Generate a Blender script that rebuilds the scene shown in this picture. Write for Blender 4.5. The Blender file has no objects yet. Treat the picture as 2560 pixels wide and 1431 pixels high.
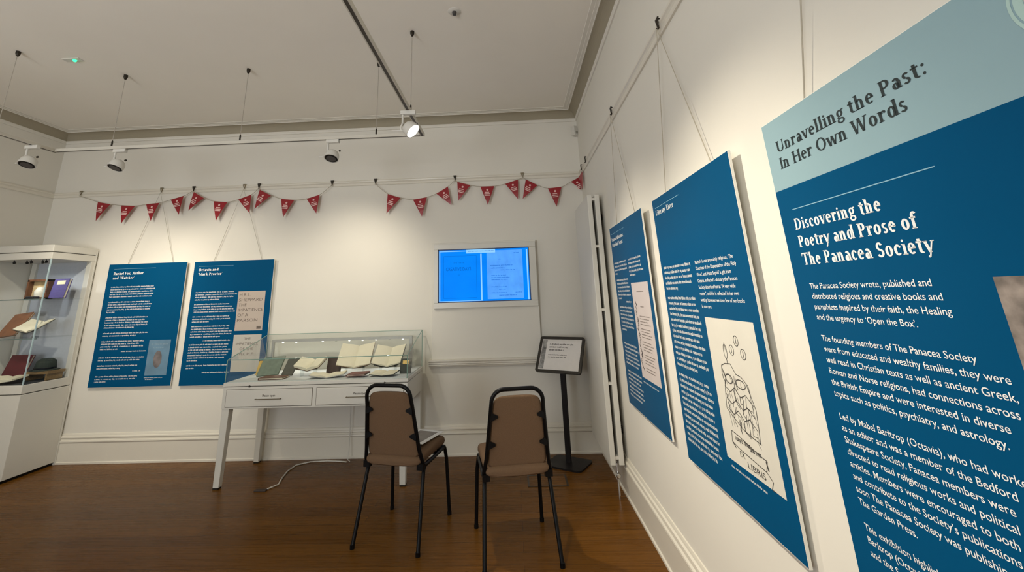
import bpy, bmesh, math, random
from mathutils import Vector, Matrix
random.seed(7)
SC = bpy.context.scene
COL = SC.collection
PI = math.pi

# ------------------------------------------------------------------ camera
IW, IH = 2560.0, 1431.0
F_PX, CX, CY = 1091.83, 1235.05, 446.51
cam = bpy.data.cameras.new('camera')
cam.sensor_fit = 'HORIZONTAL'; cam.sensor_width = 36.0
cam.lens = F_PX / IW * 36.0
cam.shift_x = (IW / 2 - CX) / IW
cam.shift_y = (CY - IH / 2) / IW
cam.clip_start = 0.02; cam.clip_end = 60
camo = bpy.data.objects.new('camera', cam); COL.objects.link(camo)
def cam_axes(yaw, p, r):
    right = Vector((math.cos(yaw), -math.sin(yaw), 0)); fwd = Vector((math.sin(yaw), math.cos(yaw), 0)); up = Vector((0, 0, 1))
    f = math.cos(p) * fwd + math.sin(p) * up; u = -math.sin(p) * fwd + math.cos(p) * up
    return math.cos(r) * right + math.sin(r) * u, -math.sin(r) * right + math.cos(r) * u, f
R_, U_, F_ = cam_axes(-0.0336, 0.2620, -0.0327)
m = Matrix((R_, U_, -F_)).transposed().to_4x4(); m.translation = (0, 0, 1.5)
camo.matrix_world = m
SC.camera = camo

# ------------------------------------------------------------------ view, world, light levels
SC.view_settings.view_transform = 'Standard'; SC.view_settings.look = 'None'
SC.view_settings.exposure = 0.06; SC.view_settings.gamma = 1.0
SC.view_settings.use_curve_mapping = False
w = bpy.data.worlds.new('world'); SC.world = w; w.use_nodes = True
bg = w.node_tree.nodes['Background']; bg.inputs[0].default_value = (0.75, 0.86, 1.0, 1); bg.inputs[1].default_value = 1.0

WARM = (1.0, 0.90, 0.735)
def area(name, loc, rot, sx, sy, power, color):
    l = bpy.data.lights.new(name, 'AREA'); l.shape = 'RECTANGLE'; l.size = sx; l.size_y = sy; l.energy = power; l.color = color
    o = bpy.data.objects.new(name, l); COL.objects.link(o); o.location = loc; o.rotation_euler = rot; return o
def spot(name, loc, target, power, deg, blend=1.0, color=WARM, r=0.03):
    l = bpy.data.lights.new(name, 'SPOT'); l.energy = power; l.spot_size = math.radians(deg); l.spot_blend = blend; l.color = color; l.shadow_soft_size = r
    o = bpy.data.objects.new(name, l); COL.objects.link(o); o.location = loc
    o.rotation_euler = (Vector(target) - Vector(loc)).to_track_quat('-Z', 'Y').to_euler(); return o
# fill added at the unseen window behind the camera, tilted up to lift the ceiling
area('ceiling_fill', (-2.6, -2.92, 1.55), (PI / 2 + 1.15, 0, 0), 1.8, 2.2, 172, (0.97, 0.97, 1.0))

area('window_skylight', (-2.6, -2.90, 1.55), (PI / 2 + .05, 0, 0), 1.8, 2.2, 26, (0.70, 0.86, 1.0))
area('ceiling_fill_left', (-5.30, .2, 1.55), (0, -(PI / 2 + 1.0), 0), 2.2, 1.6, 9, (0.97, 0.98, 1.0))  # second fill, added at the left opening and aimed up to brighten the ceiling

# ------------------------------------------------------------------ room numbers (metres)
XL, XR, YB, YF, ZC = -5.36, 0.824, 4.81, -3.0, 3.567
TRZ = 2.843                       # underside of the lighting track
TX, TXL, TY = -0.720, -3.986, 3.494

# ------------------------------------------------------------------ materials
MATS = {}
def mat(name, col, rough=0.5, metal=0.0, spec=0.5, var=0.06, scale=30.0, bump=0.0, emit=None, estr=0.0, coat=0.0, stretch=None):
    if name in MATS: return MATS[name]
    m = bpy.data.materials.new(name); m.use_nodes = True; nt = m.node_tree; b = nt.nodes['Principled BSDF']
    b.inputs['Roughness'].default_value = rough; b.inputs['Metallic'].default_value = metal
    b.inputs['Specular IOR Level'].default_value = spec; b.inputs['Coat Weight'].default_value = coat
    tc = nt.nodes.new('ShaderNodeTexCoord'); n = nt.nodes.new('ShaderNodeTexNoise'); n.inputs['Scale'].default_value = scale; n.inputs['Detail'].default_value = 5
    if stretch:
        mp = nt.nodes.new('ShaderNodeMapping'); mp.inputs['Scale'].default_value = stretch
        nt.links.new(tc.outputs['Object'], mp.inputs[0]); nt.links.new(mp.outputs[0], n.inputs['Vector'])
    else: nt.links.new(tc.outputs['Object'], n.inputs['Vector'])
    r = nt.nodes.new('ShaderNodeValToRGB'); c = Vector(col)
    r.color_ramp.elements[0].position = 0.3; r.color_ramp.elements[1].position = 0.7
    r.color_ramp.elements[0].color = (*(c * (1 - var)), 1); r.color_ramp.elements[1].color = (*[min(1, v) for v in c * (1 + var)], 1)
    nt.links.new(n.outputs['Fac'], r.inputs[0]); nt.links.new(r.outputs[0], b.inputs['Base Color'])
    if bump:
        bp = nt.nodes.new('ShaderNodeBump'); bp.inputs['Strength'].default_value = bump; bp.inputs['Distance'].default_value = 0.002
        nt.links.new(n.outputs['Fac'], bp.inputs['Height']); nt.links.new(bp.outputs[0], b.inputs['Normal'])
    if emit: b.inputs['Emission Color'].default_value = (*emit, 1); b.inputs['Emission Strength'].default_value = estr
    MATS[name] = m; return m
def glass(name, tint=(0.93, 0.97, 0.95), refl=0.9):
    m = bpy.data.materials.new(name); m.use_nodes = True; nt = m.node_tree; nt.nodes.clear()
    o = nt.nodes.new('ShaderNodeOutputMaterial'); mx = nt.nodes.new('ShaderNodeMixShader'); t = nt.nodes.new('ShaderNodeBsdfTransparent'); g = nt.nodes.new('ShaderNodeBsdfGlossy')
    fr = nt.nodes.new('ShaderNodeFresnel'); fr.inputs[0].default_value = 1.45; ml = nt.nodes.new('ShaderNodeMath'); ml.operation = 'MULTIPLY'; ml.inputs[1].default_value = refl
    n = nt.nodes.new('ShaderNodeTexNoise'); n.inputs['Scale'].default_value = 3.0
    mc = nt.nodes.new('ShaderNodeValToRGB'); mc.color_ramp.elements[0].color = (*[v * 0.985 for v in tint], 1); mc.color_ramp.elements[1].color = (*tint, 1)
    nt.links.new(n.outputs['Fac'], mc.inputs[0]); nt.links.new(mc.outputs[0], t.inputs[0])
    g.inputs['Roughness'].default_value = 0.02
    ge = nt.nodes.new('ShaderNodeNewGeometry'); sb = nt.nodes.new('ShaderNodeMath'); sb.operation = 'SUBTRACT'; sb.inputs[0].default_value = 1.0; nt.links.new(ge.outputs['Backfacing'], sb.inputs[1])
    m2 = nt.nodes.new('ShaderNodeMath'); m2.operation = 'MULTIPLY'; nt.links.new(ml.outputs[0], m2.inputs[0]); nt.links.new(sb.outputs[0], m2.inputs[1])
    nt.links.new(fr.outputs[0], ml.inputs[0]); nt.links.new(m2.outputs[0], mx.inputs[0]); nt.links.new(t.outputs[0], mx.inputs[1]); nt.links.new(g.outputs[0], mx.inputs[2]); nt.links.new(mx.outputs[0], o.inputs[0])
    MATS[name] = m; return m
def emission(name, col, s, var=0.0, scale=6.0):
    m = mat(name, (0.002, 0.002, 0.002), 0.4, spec=0.02, var=0.0, emit=col, estr=s)
    if var:
        nt = m.node_tree; b = nt.nodes['Principled BSDF']; n = nt.nodes.new('ShaderNodeTexNoise'); n.inputs['Scale'].default_value = scale
        r = nt.nodes.new('ShaderNodeValToRGB'); c = Vector(col); r.color_ramp.elements[0].position = 0.3; r.color_ramp.elements[1].position = 0.7
        r.color_ramp.elements[0].color = (*(c * (1 - var)), 1); r.color_ramp.elements[1].color = (*(c * (1 + var)), 1)
        nt.links.new(n.outputs['Fac'], r.inputs[0]); nt.links.new(r.outputs[0], b.inputs['Emission Color'])
    return m
WALL = mat('wall_paint', (0.76, 0.73, 0.65), 0.75, spec=0.25, var=0.012, scale=2.0, bump=0.05)
CEIL = mat('ceiling_paint', (0.88, 0.84, 0.755), 0.8, spec=0.2, var=0.012, scale=2.0)
TRIM = mat('trim_gloss_paint', (0.74, 0.70, 0.60), 0.35, spec=0.5, var=0.01, scale=4.0)
CASEW = mat('white_lacquer', (0.68, 0.66, 0.59), 0.35, spec=0.5, var=0.01, scale=5.0)
FIXW = mat('white_metal', (0.66, 0.64, 0.58), 0.4, spec=0.5, var=0.01)
BLACKM = mat('black_metal', (0.003, 0.003, 0.0035), 0.38, spec=0.18, var=0.2)
DARKM = mat('dark_bronze', (0.03, 0.024, 0.016), 0.45, metal=0.6, var=0.2)
FABRIC = mat('taupe_fabric', (0.160, 0.098, 0.056), 0.9, spec=0.15, var=0.14, scale=420, bump=0.3)
BLUE = mat('blue_print', (0.002, 0.074, 0.180), 0.34, spec=0.03, var=0.02, scale=3.0)
PALE = mat('pale_blue_print', (0.29, 0.43, 0.47), 0.38, spec=0.08, var=0.02, scale=3.0)
FOAM = mat('white_foam_board', (0.83, 0.81, 0.72), 0.6, var=0.01)
INKW = mat('white_ink', (0.84, 0.86, 0.84), 0.5, spec=0.3, var=0.01)
INKT = mat('charcoal_ink', (0.018, 0.03, 0.032), 0.5, spec=0.3, var=0.02)
INKG = mat('grey_ink', (0.16, 0.13, 0.11), 0.6, spec=0.2, var=0.05)
INKL = mat('pale_line_ink', (0.25, 0.47, 0.58), 0.5, spec=0.3, var=0.02)
PAPER = mat('cream_paper', (0.80, 0.74, 0.56), 0.8, spec=0.2, var=0.03, scale=20)
WPAPER = mat('white_paper', (0.80, 0.79, 0.75), 0.7, spec=0.2, var=0.01)
GLASS = glass('clear_glass', (.984, .994, .989))
GEDGE = mat('green_glass_edge', (0.22, 0.36, 0.30), 0.15, spec=0.6, var=0.05)
CABGL = glass('cabinet_glass', (0.98, 0.99, 0.99), 0.6)
CORD = mat('pale_cord', (0.42, 0.38, 0.30), 0.7, var=0.1)

def wood_floor():
    m = bpy.data.materials.new('varnished_boards'); m.use_nodes = True; nt = m.node_tree; b = nt.nodes['Principled BSDF']; L = nt.links.new
    tc = nt.nodes.new('ShaderNodeTexCoord'); br = nt.nodes.new('ShaderNodeTexBrick'); L(tc.outputs['Object'], br.inputs['Vector'])
    br.inputs['Scale'].default_value = 1.0; br.inputs['Brick Width'].default_value = 2.2; br.inputs['Row Height'].default_value = 0.125; br.inputs['Mortar Size'].default_value = 0.0012; br.inputs['Mortar Smooth'].default_value = 0.4
    br.inputs['Color1'].default_value = (0.170, 0.070, 0.009, 1); br.inputs['Color2'].default_value = (0.125, 0.050, 0.006, 1); br.inputs['Mortar'].default_value = (0.03, 0.014, 0.006, 1)
    mp = nt.nodes.new('ShaderNodeMapping'); mp.inputs['Scale'].default_value = (1.2, 26, 1); L(tc.outputs['Object'], mp.inputs[0])
    n = nt.nodes.new('ShaderNodeTexNoise'); n.inputs['Scale'].default_value = 2.0; n.inputs['Detail'].default_value = 7; n.inputs['Roughness'].default_value = 0.6; L(mp.outputs[0], n.inputs['Vector'])
    r = nt.nodes.new('ShaderNodeValToRGB'); r.color_ramp.elements[0].position = 0.3; r.color_ramp.elements[0].color = (0.74, 0.72, 0.68, 1); r.color_ramp.elements[1].position = 0.72; r.color_ramp.elements[1].color = (1.15, 1.15, 1.15, 1); L(n.outputs['Fac'], r.inputs[0])
    mx = nt.nodes.new('ShaderNodeMix'); mx.data_type = 'RGBA'; mx.blend_type = 'MULTIPLY'; mx.inputs['Factor'].default_value = 1.0
    L(br.outputs['Color'], mx.inputs['A']); L(r.outputs[0], mx.inputs['B']); L(mx.outputs['Result'], b.inputs['Base Color'])
    rr = nt.nodes.new('ShaderNodeMapRange'); rr.inputs['To Min'].default_value = 0.2; rr.inputs['To Max'].default_value = 0.36; L(n.outputs['Fac'], rr.inputs['Value']); L(rr.outputs[0], b.inputs['Roughness'])
    b.inputs['Specular IOR Level'].default_value = 0.09
    bp = nt.nodes.new('ShaderNodeBump'); bp.inputs['Strength'].default_value = 0.15; bp.inputs['Distance'].default_value = 0.002; L(br.outputs['Fac'], bp.inputs['Height']); bp.invert = True; L(bp.outputs[0], b.inputs['Normal'])
    MATS[m.name] = m; return m
FLOOR = wood_floor()

# ------------------------------------------------------------------ mesh helpers
class MB:
    def __init__(s): s.v = []; s.f = []
    def add(s, vs, fs):
        k = len(s.v); s.v += [tuple(v) for v in vs]; s.f += [tuple(i + k for i in f) for f in fs]; return s
    def quad(s, a, b, c, d): return s.add([a, b, c, d], [(0, 1, 2, 3)])
    def poly(s, pts): return s.add(pts, [tuple(range(len(pts)))])
    def box(s, x0, x1, y0, y1, z0, z1):
        return s.hexa([(x0, y0, z0), (x1, y0, z0), (x1, y1, z0), (x0, y1, z0), (x0, y0, z1), (x1, y0, z1), (x1, y1, z1), (x0, y1, z1)])
    def hexa(s, v): return s.add(v, [(3, 2, 1, 0), (4, 5, 6, 7), (0, 1, 5, 4), (1, 2, 6, 5), (2, 3, 7, 6), (3, 0, 4, 7)])
    def prism(s, prof, d):                       # closed profile (3-D points) swept along vector d
        n = len(prof); d = Vector(d); a = [Vector(p) for p in prof]
        return s.add(a + [p + d for p in a], [tuple(range(n - 1, -1, -1)), tuple(range(n, 2 * n))] + [(i, (i + 1) % n, n + (i + 1) % n, n + i) for i in range(n)])
    def loft(s, rings, closed=False, caps=True):
        n = len(rings[0]); k = len(s.v)
        for r in rings: s.v += [tuple(p) for p in r]
        m_ = len(rings)
        for j in range(m_ if closed else m_ - 1):
            a = k + j * n; b = k + ((j + 1) % m_) * n
            for i in range(n): s.f.append((a + i, a + (i + 1) % n, b + (i + 1) % n, b + i))
        if caps and not closed: s.f.append(tuple(k + i for i in range(n - 1, -1, -1))); s.f.append(tuple(k + (m_ - 1) * n + i for i in range(n)))
        return s
    def tube(s, pts, r, n=10, flat=1.0, closed=False):
        P = [Vector(p) for p in pts]; rings = []; up = None
        for i, p in enumerate(P):
            a = P[i - 1] if (i or closed) else P[0]; b = P[(i + 1) % len(P)] if (i < len(P) - 1 or closed) else P[-1]
            t = (b - a).normalized()
            if up is None: up = Vector((0, 0, 1)) if abs(t.z) < 0.9 else Vector((1, 0, 0))
            x = t.cross(up)
            if x.length < 1e-6: x = t.orthogonal()
            x.normalize(); u = x.cross(t).normalized(); up = u
            rr = r[i] if isinstance(r, (list, tuple)) else r
            rings.append([p + x * math.cos(2 * PI * k / n) * rr + u * math.sin(2 * PI * k / n) * rr * flat for k in range(n)])
        return s.loft(rings, closed)
    def lathe(s, prof, org, ax, n=24):           # prof: (radius, height along ax)
        ax = Vector(ax).normalized(); x = ax.orthogonal().normalized(); y = ax.cross(x); o = Vector(org)
        return s.loft([[o + ax * h + (x * math.cos(2 * PI * k / n) + y * math.sin(2 * PI * k / n)) * max(r, 1e-5) for k in range(n)] for r, h in prof])
    def build(s, name, material, parent=None, smooth=False, bevel=0.0, seg=2, subd=0):
        me = bpy.data.meshes.new(name); me.from_pydata(s.v, [], s.f); me.update()
        if bevel or subd or smooth:
            bm = bmesh.new(); bm.from_mesh(me)
            bmesh.ops.recalc_face_normals(bm, faces=bm.faces)
            if bevel:
                ed = [e for e in bm.edges if e.is_manifold and e.calc_face_angle(0) > 0.5]
                bmesh.ops.bevel(bm, geom=ed, offset=bevel, segments=seg, profile=0.5, affect='EDGES', clamp_overlap=True)
            if smooth:
                for f in bm.faces: f.smooth = True
                for e in bm.edges:
                    if e.is_manifold and e.calc_face_angle(0) > 0.9: e.smooth = False
            bm.to_mesh(me); bm.free()
        me.materials.append(material)
        o = bpy.data.objects.new(name, me); COL.objects.link(o)
        if parent: o.parent = parent
        if subd:
            md = o.modifiers.new('subd', 'SUBSURF'); md.levels = subd; md.render_levels = subd
        return o
def arc(c, u, v, r, a0, a1, n=8):                 # points on an arc in the plane (u, v)
    c, u, v = Vector(c), Vector(u), Vector(v)
    return [c + u * math.cos(math.radians(a0 + (a1 - a0) * i / n)) * r + v * math.sin(math.radians(a0 + (a1 - a0) * i / n)) * r for i in range(n + 1)]
def tag(o, label, cat, group=None, kind=None):
    o['label'] = label; o['category'] = cat
    if group: o['group'] = group
    if kind: o['kind'] = kind
    return o
def struct(o): o['kind'] = 'structure'; return o
def thing(name, label, cat, loc=(0, 0, 0), rz=0.0, group=None):
    o = bpy.data.objects.new(name, None); o.empty_display_size = 0.05; COL.objects.link(o)
    o.location = loc; o.rotation_euler = (0, 0, rz); return tag(o, label, cat, group)
def plane_thing(name, label, cat, org, right, up, group=None):   # local x = right, y = up, z = out of the face
    o = thing(name, label, cat, group=group); r = Vector(right).normalized(); u = Vector(up); u = (u - r * u.dot(r)).normalized(); n = r.cross(u)
    M = Matrix((r, u, n)).transposed().to_4x4(); M.translation = org; o.matrix_world = M; return o
def dup(root, label, group=None):
    r = root.copy(); COL.objects.link(r); r['label'] = label
    if group: r['group'] = group
    for ch in list(root.children):
        c = ch.copy(); COL.objects.link(c); c.parent = r
        for g in list(ch.children):
            d = g.copy(); COL.objects.link(d); d.parent = c
    return r

# ------------------------------------------------------------------ lettering
_tc = bpy.data.curves.new('lettering', 'FONT'); _to = bpy.data.objects.new('lettering', _tc); COL.objects.link(_to)
_tcache = {}
def sans(text, bold=0.0):
    k = (text, bold)
    if k in _tcache: return _tcache[k]
    _tc.body = text; _tc.size = 1.0; _tc.offset = bold; _tc.resolution_u = 3; _tc.fill_mode = 'BOTH'
    bpy.context.view_layer.update()
    dg = bpy.context.evaluated_depsgraph_get(); e = _to.evaluated_get(dg); me = e.to_mesh()
    vs = [(v.co.x, v.co.y) for v in me.vertices]; fs = [tuple(p.vertices) for p in me.polygons]; e.to_mesh_clear()
    wd = max((v[0] for v in vs), default=0); _tcache[k] = (vs, fs, wd); return _tcache[k]
def put(mb, glyphs, x, y, size, xs=1.0, z=0.0):
    vs, fs, wd = glyphs; mb.add([(x + a * size * xs, y + b * size, z) for a, b in vs], fs); return wd * size * xs
def fit(mb, text, x, y, size, width, z=0.0, bold=0.0, f=sans):
    g = f(text, bold); put(mb, g, x, y, size, width / (g[2] * size), z)
# a book serif drawn from stems, bowls and slabs (cap height .70, x-height .49)
def serif(text, wt=0.0):
    V = []; Fq = []; S = 0.105 + wt; T = 0.048 + wt * 0.6; H = 0.042
    def q(*p): k = len(V); V.extend(p); Fq.append(tuple(range(k, k + len(p))))
    def hb(x0, x1, y, th=None): th = th or T; q((X + x0, y), (X + x1, y), (X + x1, y + th), (X + x0, y + th))
    def st(x, y0, y1, b='b', t='', wd=None):
        wd = wd or S; q((X + x, y0), (X + x + wd, y0), (X + x + wd, y1), (X + x, y1))
        if b: q((X + x - (0.055 if b in 'bl' else 0), y0), (X + x + wd + (0.055 if b in 'br' else 0), y0), (X + x + wd + (0.055 if b in 'br' else 0), y0 + H), (X + x - (0.055 if b in 'bl' else 0), y0 + H))
        if t: q((X + x - (0.055 if t in 'bl' else 0), y1 - H), (X + x + wd + (0.055 if t in 'br' else 0), y1 - H), (X + x + wd + (0.055 if t in 'br' else 0), y1), (X + x - (0.055 if t in 'bl' else 0), y1))
    def ar(cx, cy, rx, ry, a0, a1, s=None, t=None):
        s = s or S; t = t or T; n = max(4, int(abs(a1 - a0) / 18))
        for i in range(n):
            a = math.radians(a0 + (a1 - a0) * i / n); b = math.radians(a0 + (a1 - a0) * (i + 1) / n)
            o = lambda g, d, e: (X + cx + (rx - d) * math.cos(g), cy + (ry - e) * math.sin(g))
            q(o(a, 0, 0), o(b, 0, 0), o(b, s, t), o(a, s, t))
    def dg(x0, y0, x1, y1, wd): q((X + x0 - wd / 2, y0), (X + x0 + wd / 2, y0), (X + x1 + wd / 2, y1), (X + x1 - wd / 2, y1))
    def dot(x, y, r=0.062): q(*[(X + x + r * math.cos(i * PI / 5), y + r * math.sin(i * PI / 5)) for i in range(10)])
    def g(c):
        if c in 'nhm':
            st(.07, 0, .74 if c == 'h' else .49, 'b', 'l'); ar(.27, .30, .18, .20, 0, 150); st(.45 - S, 0, .30)
            if c == 'm': ar(.55, .30, .18, .20, 0, 150); st(.73 - S, 0, .30); return .84
            return .56
        if c == 'u': st(.07, .17, .49, '', 'l'); ar(.25, .18, .18, .19, 180, 330); st(.36, 0, .49, 'r', 'l'); return .55
        if c == 'r': st(.07, 0, .49, 'b', 'l'); ar(.28, .30, .16, .19, 60, 160); dot(.35, .41, .058); return .43
        if c == 'i': st(.07, 0, .49, 'b', 'l'); dot(.122, .63); return .28
        if c == 'l': st(.07, 0, .74, 'b', 'l'); return .28
        if c == 'd': ar(.23, .245, .2, .255, 0, 360); st(.35, 0, .74, 'r', 'l'); return .54
        if c == 'b': st(.07, 0, .74, '', 'l'); ar(.28, .245, .2, .255, 0, 360); return .52
        if c == 'p': st(.07, -.2, .49, 'b', 'l'); ar(.29, .245, .2, .255, 0, 360); return .53
        if c == 'o': ar(.24, .245, .21, .255, 0, 360); return .49
        if c == 'e': ar(.23, .245, .2, .255, 0, 315); hb(.1, .42, .235); return .46
        if c == 'c': ar(.23, .245, .2, .255, 50, 315); dot(.35, .38, .055); return .44
        if c == 'a': st(.27, 0, .34, 'r'); ar(.215, .33, .16, .17, 0, 150); ar(.19, .145, .155, .155, 0, 360); return .46
        if c == 's': ar(.19, .365, .145, .135, 30, 270, S * .8, T * 1.2); ar(.19, .13, .16, .14, -150, 90, S * .8, T * 1.2); return .39
        if c == 't': st(.1, .12, .62, '', ''); hb(.02, .32, .445); ar(.25, .13, .15, .14, 180, 310); return .36
        if c == 'f': st(.1, 0, .57, 'b'); ar(.26, .57, .16, .18, 30, 180); hb(.02, .33, .445); return .34
        if c == 'g': ar(.23, .32, .18, .18, 0, 360, S * .8); ar(.24, -.05, .21, .15, 0, 360, S * .7); ar(.17, .12, .11, .06, 90, 270, S * .7); hb(.33, .47, .45, .055); return .48
        if c == 'y': dg(.25, 0, .09, .49, S); dg(.17, -.19, .43, .49, T); dot(.14, -.17, .05); hb(-.01, .19, .45, H); hb(.34, .52, .45, H); return .51
        if c == 'v': dg(.25, 0, .09, .49, S); dg(.26, 0, .42, .49, T); hb(-.01, .19, .45, H); hb(.33, .51, .45, H); return .5
        if c == 'w': dg(.22, 0, .09, .49, S); dg(.23, 0, .36, .49, T); dg(.50, 0, .37, .49, S); dg(.51, 0, .65, .49, T); hb(-.01, .19, .45, H); hb(.56, .74, .45, H); return .73
        if c == 'x': dg(.38, 0, .1, .49, S); dg(.1, 0, .38, .49, T); hb(0, .2, .45, H); hb(.3, .48, .45, H); hb(0, .2, 0, H); hb(.28, .5, 0, H); return .49
        if c == 'k': st(.07, 0, .74, 'b', 'l'); dg(.17, .2, .41, .49, T); dg(.43, 0, .26, .3, S); hb(.31, .5, .45, H); hb(.33, .54, 0, H); return .54
        if c == 'U': st(.1, .2, .7, '', 'b'); ar(.36, .22, .26, .23, 180, 360); st(.56, .2, .7, '', 'b', .06); return .72
        if c in 'PR':
            st(.09, 0, .7, 'b', 'l'); ar(.29, .5, .22, .2, -90, 90); hb(.18, .3, .70 - T); hb(.18, .3, .30)
            if c == 'R': dg(.5, 0, .31, .32, S); hb(.42, .62, 0, H); return .64
            return .57
        if c == 'D': st(.09, 0, .7, 'l', 'l'); ar(.29, .35, .36, .35, -90, 90); hb(.18, .3, .70 - T); hb(.18, .3, 0); return .71
        if c == 'I': st(.09, 0, .7, 'b', 'b'); return .29
        if c == 'H': st(.09, 0, .7, 'b', 'b'); st(.5, 0, .7, 'b', 'b'); hb(.15, .55, .34); return .71
        if c == 'O': ar(.37, .35, .33, .36, 0, 360); return .74
        if c == 'W': dg(.27, 0, .12, .7, S); dg(.28, 0, .46, .7, T); dg(.64, 0, .47, .7, S); dg(.65, 0, .82, .7, T); hb(0, .24, .66, H); hb(.72, .93, .66, H); hb(.38, .56, .66, H); return .93
        if c == 'T': st(.26, 0, .7, 'b'); hb(.03, .6, .65); st(.03, .54, .7, '', '', .04); st(.56, .54, .7, '', '', .04); return .63
        if c == 'S': ar(.27, .51, .19, .2, 20, 270, S * .9, T * 1.3); ar(.27, .19, .21, .2, -160, 90, S * .9, T * 1.3); return .53
        if c == 'L': st(.09, 0, .7, 'l', 'b'); hb(.12, .52, 0); st(.48, 0, .17, '', '', .04); return .55
        if c == 'A': dg(.54, 0, .33, .7, S); dg(.1, 0, .32, .7, T); hb(.17, .47, .22); hb(0, .2, 0, H); hb(.42, .66, 0, H); return .66
        if c == 'F': st(.09, 0, .7, 'b', 'l'); hb(.12, .52, .65); hb(.12, .42, .34); st(.48, .54, .7, '', '', .04); return .55
        if c == 'M': st(.1, 0, .7, 'b', 'l', .05); dg(.45, .05, .15, .7, S); dg(.46, .05, .72, .7, T); st(.68, 0, .7, 'b', 'r'); return .87
        if c == ':': dot(.13, .06); dot(.13, .42); return .28
        if c in '.,': dot(.1, .05, .055); c == ',' and dg(.07, -.11, .13, .05, .05); return .24
        if c in '\u2018\u2019': dot(.1, .66, .05); dg(.08, .55, .12, .68, .045); return .22
        return .25
    X = 0.0
    for ch in text: X += g(ch)
    return V, Fq, X
def greek(mb, x, y, width, xh, seed, z=0.0):       # a line of print too small to read: word-shaped marks
    rnd = random.Random(seed); cx = x
    while cx < x + width - xh:
        n = min(rnd.choice((2, 3, 3, 4, 5, 6, 7, 8, 9)), int((x + width - cx) / (xh * 0.92)) + 1)
        for i in range(n):
            a = rnd.random(); w_ = xh * 0.84; t = xh * 0.24; up = xh * 1.45 if a < 0.22 else xh; dn = -xh * 0.4 if a > 0.9 else 0
            mb.quad((cx, y + dn, z), (cx + t, y + dn, z), (cx + t, y + up, z), (cx, y + up, z))
            if a < 0.85:
                mb.quad((cx + w_ - t * 1.2, y, z), (cx + w_ - t * .2, y, z), (cx + w_ - t * .2, y + xh, z), (cx + w_ - t * 1.2, y + xh, z))
                if rnd.random() < 0.7: mb.quad((cx, y + xh - t, z), (cx + w_ - t * .2, y + xh - t, z), (cx + w_ - t * .2, y + xh, z), (cx, y + xh, z))
                if rnd.random() < 0.5: mb.quad((cx, y, z), (cx + w_ - t * .2, y, z), (cx + w_ - t * .2, y + t, z), (cx, y + t, z))
            cx += xh * 0.92
        cx += xh * 0.55
def ink(mb, pts, wd, z=0.0):                       # a pen line in the local plane
    P = [Vector((p[0], p[1], 0)) for p in pts]
    for a, b in zip(P, P[1:]):
        d = b - a
        if d.length < 1e-9: continue
        n = Vector((-d.y, d.x, 0)).normalized() * wd / 2
        mb.quad(*[(v.x, v.y, z) for v in (a - n, b - n, b + n, a + n)])

# ------------------------------------------------------------------ room shell
T_ = 0.15
struct(MB().box(XL - T_, XR + T_, YF - T_, YB + T_, -0.12, 0).build('floor', FLOOR))
struct(MB().box(XL - T_, XR + T_, YF - T_, YB + T_, ZC, ZC + 0.12).build('ceiling', CEIL))
struct(MB().box(XL - T_, XR + T_, YB, YB + T_, 0, ZC).build('wall_back', WALL))
struct(MB().box(XR, XR + T_, YF, YB, 0, ZC).build('wall_right', WALL))
wl = MB(); ly0, ly1 = -.7, 1.1
wl.box(XL - T_, XL, YF, ly0, 0, ZC).box(XL - T_, XL, ly1, YB, 0, ZC).box(XL - T_, XL, ly0, ly1, 0, .4).box(XL - T_, XL, ly0, ly1, 2.7, ZC)
struct(wl.build('wall_left', WALL))
win = MB(); win.box(XL - .1, XL - .04, ly0, ly0 + .06, .4, 2.7).box(XL - .1, XL - .04, ly1 - .06, ly1, .4, 2.7).box(XL - .1, XL - .04, ly0, ly1, .4, .46).box(XL - .1, XL - .04, ly0, ly1, 2.64, 2.7).box(XL - .1, XL - .04, ly0, ly1, 1.55, 1.60)
struct(win.build('added_window', TRIM))  # made-up window out of view, added to go with the left ceiling fill
wf = MB(); wx0, wx1, wz0, wz1 = -3.6, -1.6, 0.4, 2.7
wf.box(XL - T_, wx0, YF - T_, YF, 0, ZC).box(wx1, XR + T_, YF - T_, YF, 0, ZC).box(wx0, wx1, YF - T_, YF, 0, wz0).box(wx0, wx1, YF - T_, YF, wz1, ZC)
struct(wf.build('wall_front', WALL))
win = MB(); win.box(wx0, wx0 + .06, YF - .1, YF - .04, wz0, wz1).box(wx1 - .06, wx1, YF - .1, YF - .04, wz0, wz1).box(wx0, wx1, YF - .1, YF - .04, wz0, wz0 + .06).box(wx0, wx1, YF - .1, YF - .04, wz1 - .06, wz1).box(wx0, wx1, YF - .1, YF - .04, 1.72, 1.77)
struct(win.build('window_1', TRIM))
def run(name, prof, material):                     # a moulding: prof = (out from wall, height); mitred runs along all four walls
    for side in ('back', 'right', 'left', 'front'):
        A = []; B = []
        for d, z in prof:
            if side == 'back': A.append((XL + d, YB - d, z)); B.append((XR - d, YB - d, z))
            if side == 'front': A.append((XR - d, YF + d, z)); B.append((XL + d, YF + d, z))
            if side == 'right': A.append((XR - d, YB - d, z)); B.append((XR - d, YF + d, z))
            if side == 'left': A.append((XL + d, YF + d, z)); B.append((XL + d, YB - d, z))
        n = name % side if '%' in name else name
        struct(MB().loft([A, B]).build(n, material))
run('baseboard_%s', [(0, 0), (.030, 0), (.030, .016), (.022, .022), (.022, .186), (.026, .192), (.030, .200), (.028, .210), (.018, .216), (.018, .226), (.024, .236), (.022, .246), (.012, .252), (.010, .262), (.006, .272), (0, .274)], TRIM)
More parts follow.
